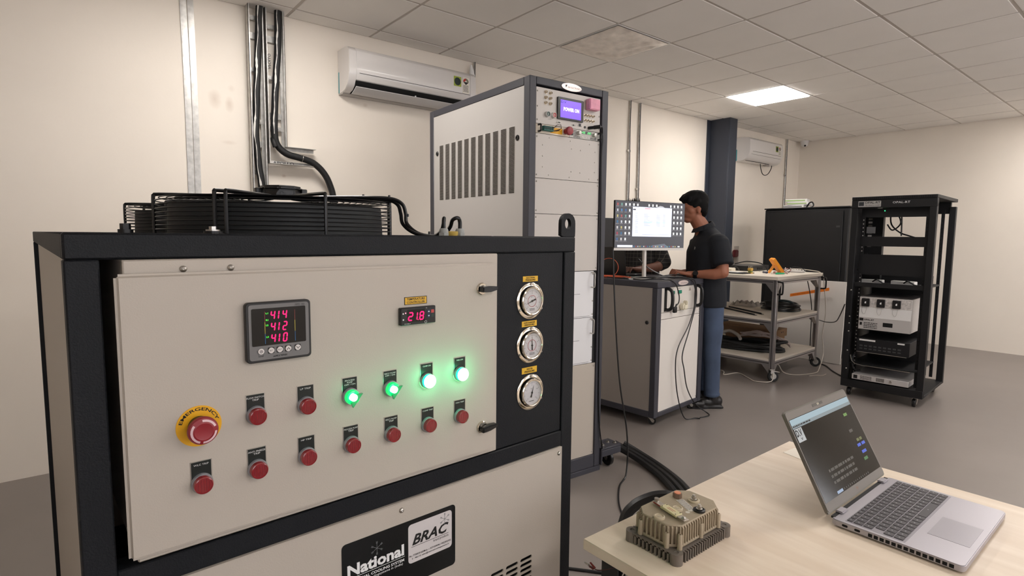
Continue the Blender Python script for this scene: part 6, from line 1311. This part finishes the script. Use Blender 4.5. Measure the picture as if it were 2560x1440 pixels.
for k in range(24):
    a0 = 2 * PI * k / 24; a1 = 2 * PI * (k + 1) / 24
    def cpt(a, o, h): x = .122 + (.064 + o) * math.cos(a); return (x + h * .35 * .3, (.066 + o) * math.sin(a), 1.468 - .030 * math.cos(a) + h)
    b.add([cpt(a0, .020, -.030), cpt(a1, .020, -.030), cpt(a1, 0, .004), cpt(a0, 0, .004), cpt(a0, .028, -.030), cpt(a1, .028, -.030), cpt(a1, .007, .008), cpt(a0, .007, .008)], [(0, 1, 2, 3), (4, 7, 6, 5), (3, 2, 6, 7), (0, 4, 5, 1)])
b.build('collar', NAVY, mA)
MB().add([(.219, .085, 1.275), (.214, .095, 1.278), (.212, .098, 1.295), (.217, .088, 1.300)], [(0, 1, 2, 3)]).build('chest_emblem', P('emblem_grey', (150, 150, 150), .5), mA)
b = MB(); loft(b, [(.065, 0, .98, .100, .145), (.062, 0, .90, .108, .155), (.055, 0, .80, .108, .165)])
for s in (-1, 1):
    for (q0, q1) in (((.052, s * .085, .84, .090), (.048, s * .092, .66, .082)), ((.045, s * .092, .66, .084), (.048, s * .095, .50, .070)), ((.048, s * .095, .50, .070), (.040, s * .10, .32, .064)), ((.040, s * .10, .32, .064), (.036, s * .102, .095, .060))): b.cyl(q0[:3], q1[:3], q0[3], q1[3], 20)
    ball(b, (.048, s * .095, .50), (.072,) * 3); ball(b, (.045, s * .092, .66), (.084,) * 3); ball(b, (.034, s * .102, .115), (.066, .066, .02)); ball(b, (.038, s * .102, .17), (.066, .064, .016)); ball(b, (.046, s * .096, .455), (.072, .071, .014))
fuse('jeans', b, DENIM, mA, .008, 3)
def shoe(s, par, m):
    b = MB(); ball(b, (-.005, s * .10, .055), (.052, .042, .050)); ball(b, (.06, s * .102, .045), (.085, .043, .042)); ball(b, (.155, s * .106, .036), (.075, .046, .034)); limb(b, [(.02, s * .10, .06, .047), (.022, s * .10, .115, .046)]); b.box(-.052, .215, s * .104 - .038, s * .104 + .038, .003, .020)
    fuse('shoe', b, m, par, .006, 2); MB().prism([(-.055, s * .10 - .030), (-.03, s * .10 - .040), (.05, s * .102 - .036), (.15, s * .106 - .048), (.215, s * .106 - .03), (.232, s * .106), (.215, s * .106 + .03), (.15, s * .106 + .048), (.05, s * .102 + .036), (-.03, s * .10 + .040), (-.055, s * .10 + .030)], 0, .012, 'z').build('shoe_sole', BLACK, par)
for s in (-1, 1): shoe(s, mA, P('black_leather', (20, 18, 19), .35))
b = MB(); ball(b, (.188, 0, 1.658), (.104, .088, .090), 24, TI); ball(b, (.140, 0, 1.605), (.048, .074, .082), 18, .1); ball(b, (.232, 0, 1.692), (.080, .080, .048), 18, .50); limb(b, [(.270, .04, 1.692, .022), (.300, .03, 1.676, .014)]); limb(b, [(.275, -.02, 1.694, .024), (.308, -.01, 1.672, .014)]); limb(b, [(.262, .065, 1.680, .018), (.268, .070, 1.655, .010)])
for s in (-1, 1): limb(b, [(.200, s * .074, 1.655, .026), (.222, s * .076, 1.615, .012)]); ball(b, (.150, s * .060, 1.62), (.042, .026, .060), 14, .1)
h_ = fuse('hair', b, HAIR, mA, .0055, 2)
for s in (-1, 1):
    e_ = MB(); ball(e_, (.262, s * .032, 1.608), (.0115, .013, .0095), 14); e_ = e_.build('eye', P('eye_white', (214, 206, 198), .3), mA)
    q_ = MB(); ball(q_, (.2710, s * .032, 1.6045), (.004, .0055, .0055), 10); q_.build('iris', P('iris_dark', (30, 18, 14), .2), e_)
    q_ = MB(); ball(q_, (.2615, s * .032, 1.6145), (.0138, .0155, .0080), 14); q_.build('eyelid', SKIN, e_)
    q_ = MB(); limb(q_, [(.284, s * .014, 1.640, .0035), (.280, s * .034, 1.646, .0042), (.262, s * .054, 1.641, .0025)], 8); q_.build('eyebrow', HAIR, mA)
wt = MB().lathe([(.031, -.014), (.033, -.012), (.033, .012), (.031, .014)], (.222, .148, 1.083), (.88, -.46, 0), 24).build('watch', BLACK, mA)
MB().lathe([(.019, 0), (.021, .006), (.018, .010), (0, .011)], (.234, .176, 1.092), (.35, .85, .35), 20).build('watch_case', P('watch_black', (16, 16, 18), .25), wt)

# the man in the plaid shirt behind the monitor
mB_ = thing('person', 'man in a dark plaid shirt standing behind the monitor, typing on the black laptop', 'person', (-3.20, 4.15, 0), -90)
b = MB()
ball(b, (.205, .01, 1.560), (.095, .074, .106), 22, .35); ball(b, (.235, .01, 1.520), (.062, .056, .058), 18, .35); limb(b, [(.30, .01, 1.575, .010), (.315, .01, 1.550, .0125)]); ball(b, (.262, .01, 1.475), (.030, .034, .024))
ball(b, (.288, .01, 1.515), (.013, .024, .009), 12, .3)
for s in (-1, 1): ball(b, (.185, s * .079 + .01, 1.55), (.021, .010, .033))
limb(b, [(.20, .01, 1.50, .054), (.12, 0, 1.41, .060), (.08, 0, 1.34, .07)]); loft(b, [(.05, 0, .82, .10, .15), (.07, 0, 1.1, .11, .16), (.07, 0, 1.28, .10, .175), (.06, 0, 1.36, .06, .12)])
limb(b, [(.05, .18, 1.30, .055), (.05, .235, 1.15, .047), (.16, .245, 1.115, .043), (.28, .215, 1.105, .032), (.335, .20, 1.100, .026)]); hand(b, (.335, .20, 1.100), (.97, -.15, -.05), (0, 0, 1), (-.15, -.97, 0), 1.07, curl=.8)
limb(b, [(.06, -.18, 1.30, .055), (.12, -.23, 1.16, .046), (.25, -.16, 1.11, .034), (.32, -.10, 1.100, .026)]); hand(b, (.32, -.10, 1.100), (.98, .1, -.05), (0, 0, 1), (-.1, .98, 0), 1.07, curl=.8)
for s in (-1, 1): limb(b, [(.03, s * .095, .84, .08), (.035, s * .095, .48, .055), (.03, s * .10, .10, .040)])
fuse('body', b, SKIN2, mB_, .006, 3)
b = MB(); loft(b, [(.055, 0, .80, .125, .170), (.07, 0, 1.0, .140, .180), (.075, 0, 1.14, .142, .192), (.075, 0, 1.25, .132, .200), (.068, 0, 1.32, .095, .180), (.085, 0, 1.37, .078, .105), (.10, 0, 1.395, .066, .076)])
for s in (-1, 1): b.cyl((.055, s * .155, 1.30), (.055 + (0 if s > 0 else .06), s * .24, 1.155), .076, .064, 18); ball(b, (.055, s * .155, 1.29), (.080, .075, .070)); b.cyl((.055 + (0 if s > 0 else .06), s * .24, 1.155), (.13 if s > 0 else .17, s * .24 if s > 0 else -.20, 1.122), .062, .052, 18); ball(b, (.055 + (0 if s > 0 else .06), s * .24, 1.155), (.064,) * 3)
fuse('plaid_shirt', b, PLAID, mB_, .008, 3)
b = MB(); loft(b, [(.04, 0, .96, .115, .155), (.04, 0, .80, .118, .168)])
for s in (-1, 1): limb(b, [(.035, s * .088, .82, .095), (.038, s * .094, .48, .070), (.032, s * .10, .12, .058)], 18)
fuse('trousers', b, P('dark_trousers', (38, 40, 48), .9), mB_, .012, 3)
for s in (-1, 1): shoe(s, mB_, P('black_leather', (0, 0, 0)))
b = MB(); ball(b, (.190, .01, 1.598), (.104, .084, .088), 22, .3); ball(b, (.145, .01, 1.57), (.052, .070, .070), 16)
h_ = fuse('hair', b, HAIR, mB_, .008, 2)
bm = bmesh.new(); bm.from_mesh(h_.data); bmesh.ops.delete(bm, geom=[f for f in bm.faces if f.calc_center_median().x > .225 and f.calc_center_median().z < 1.61], context='FACES'); bm.to_mesh(h_.data); bm.free()
rd = random.Random(2); mb = MB()
for k in range(46):
    a = rd.uniform(0, 2 * PI); r = rd.uniform(0, .06); x, y = .19 + r * math.cos(a), .01 + r * math.sin(a) * .9; mb.cyl((x, y, 1.635), (x + rd.uniform(-.02, .02), y + rd.uniform(-.02, .02), 1.698 + rd.uniform(-.01, .014)), .006, .0008, 5)
mb.build('hair_tufts', HAIR, mB_)
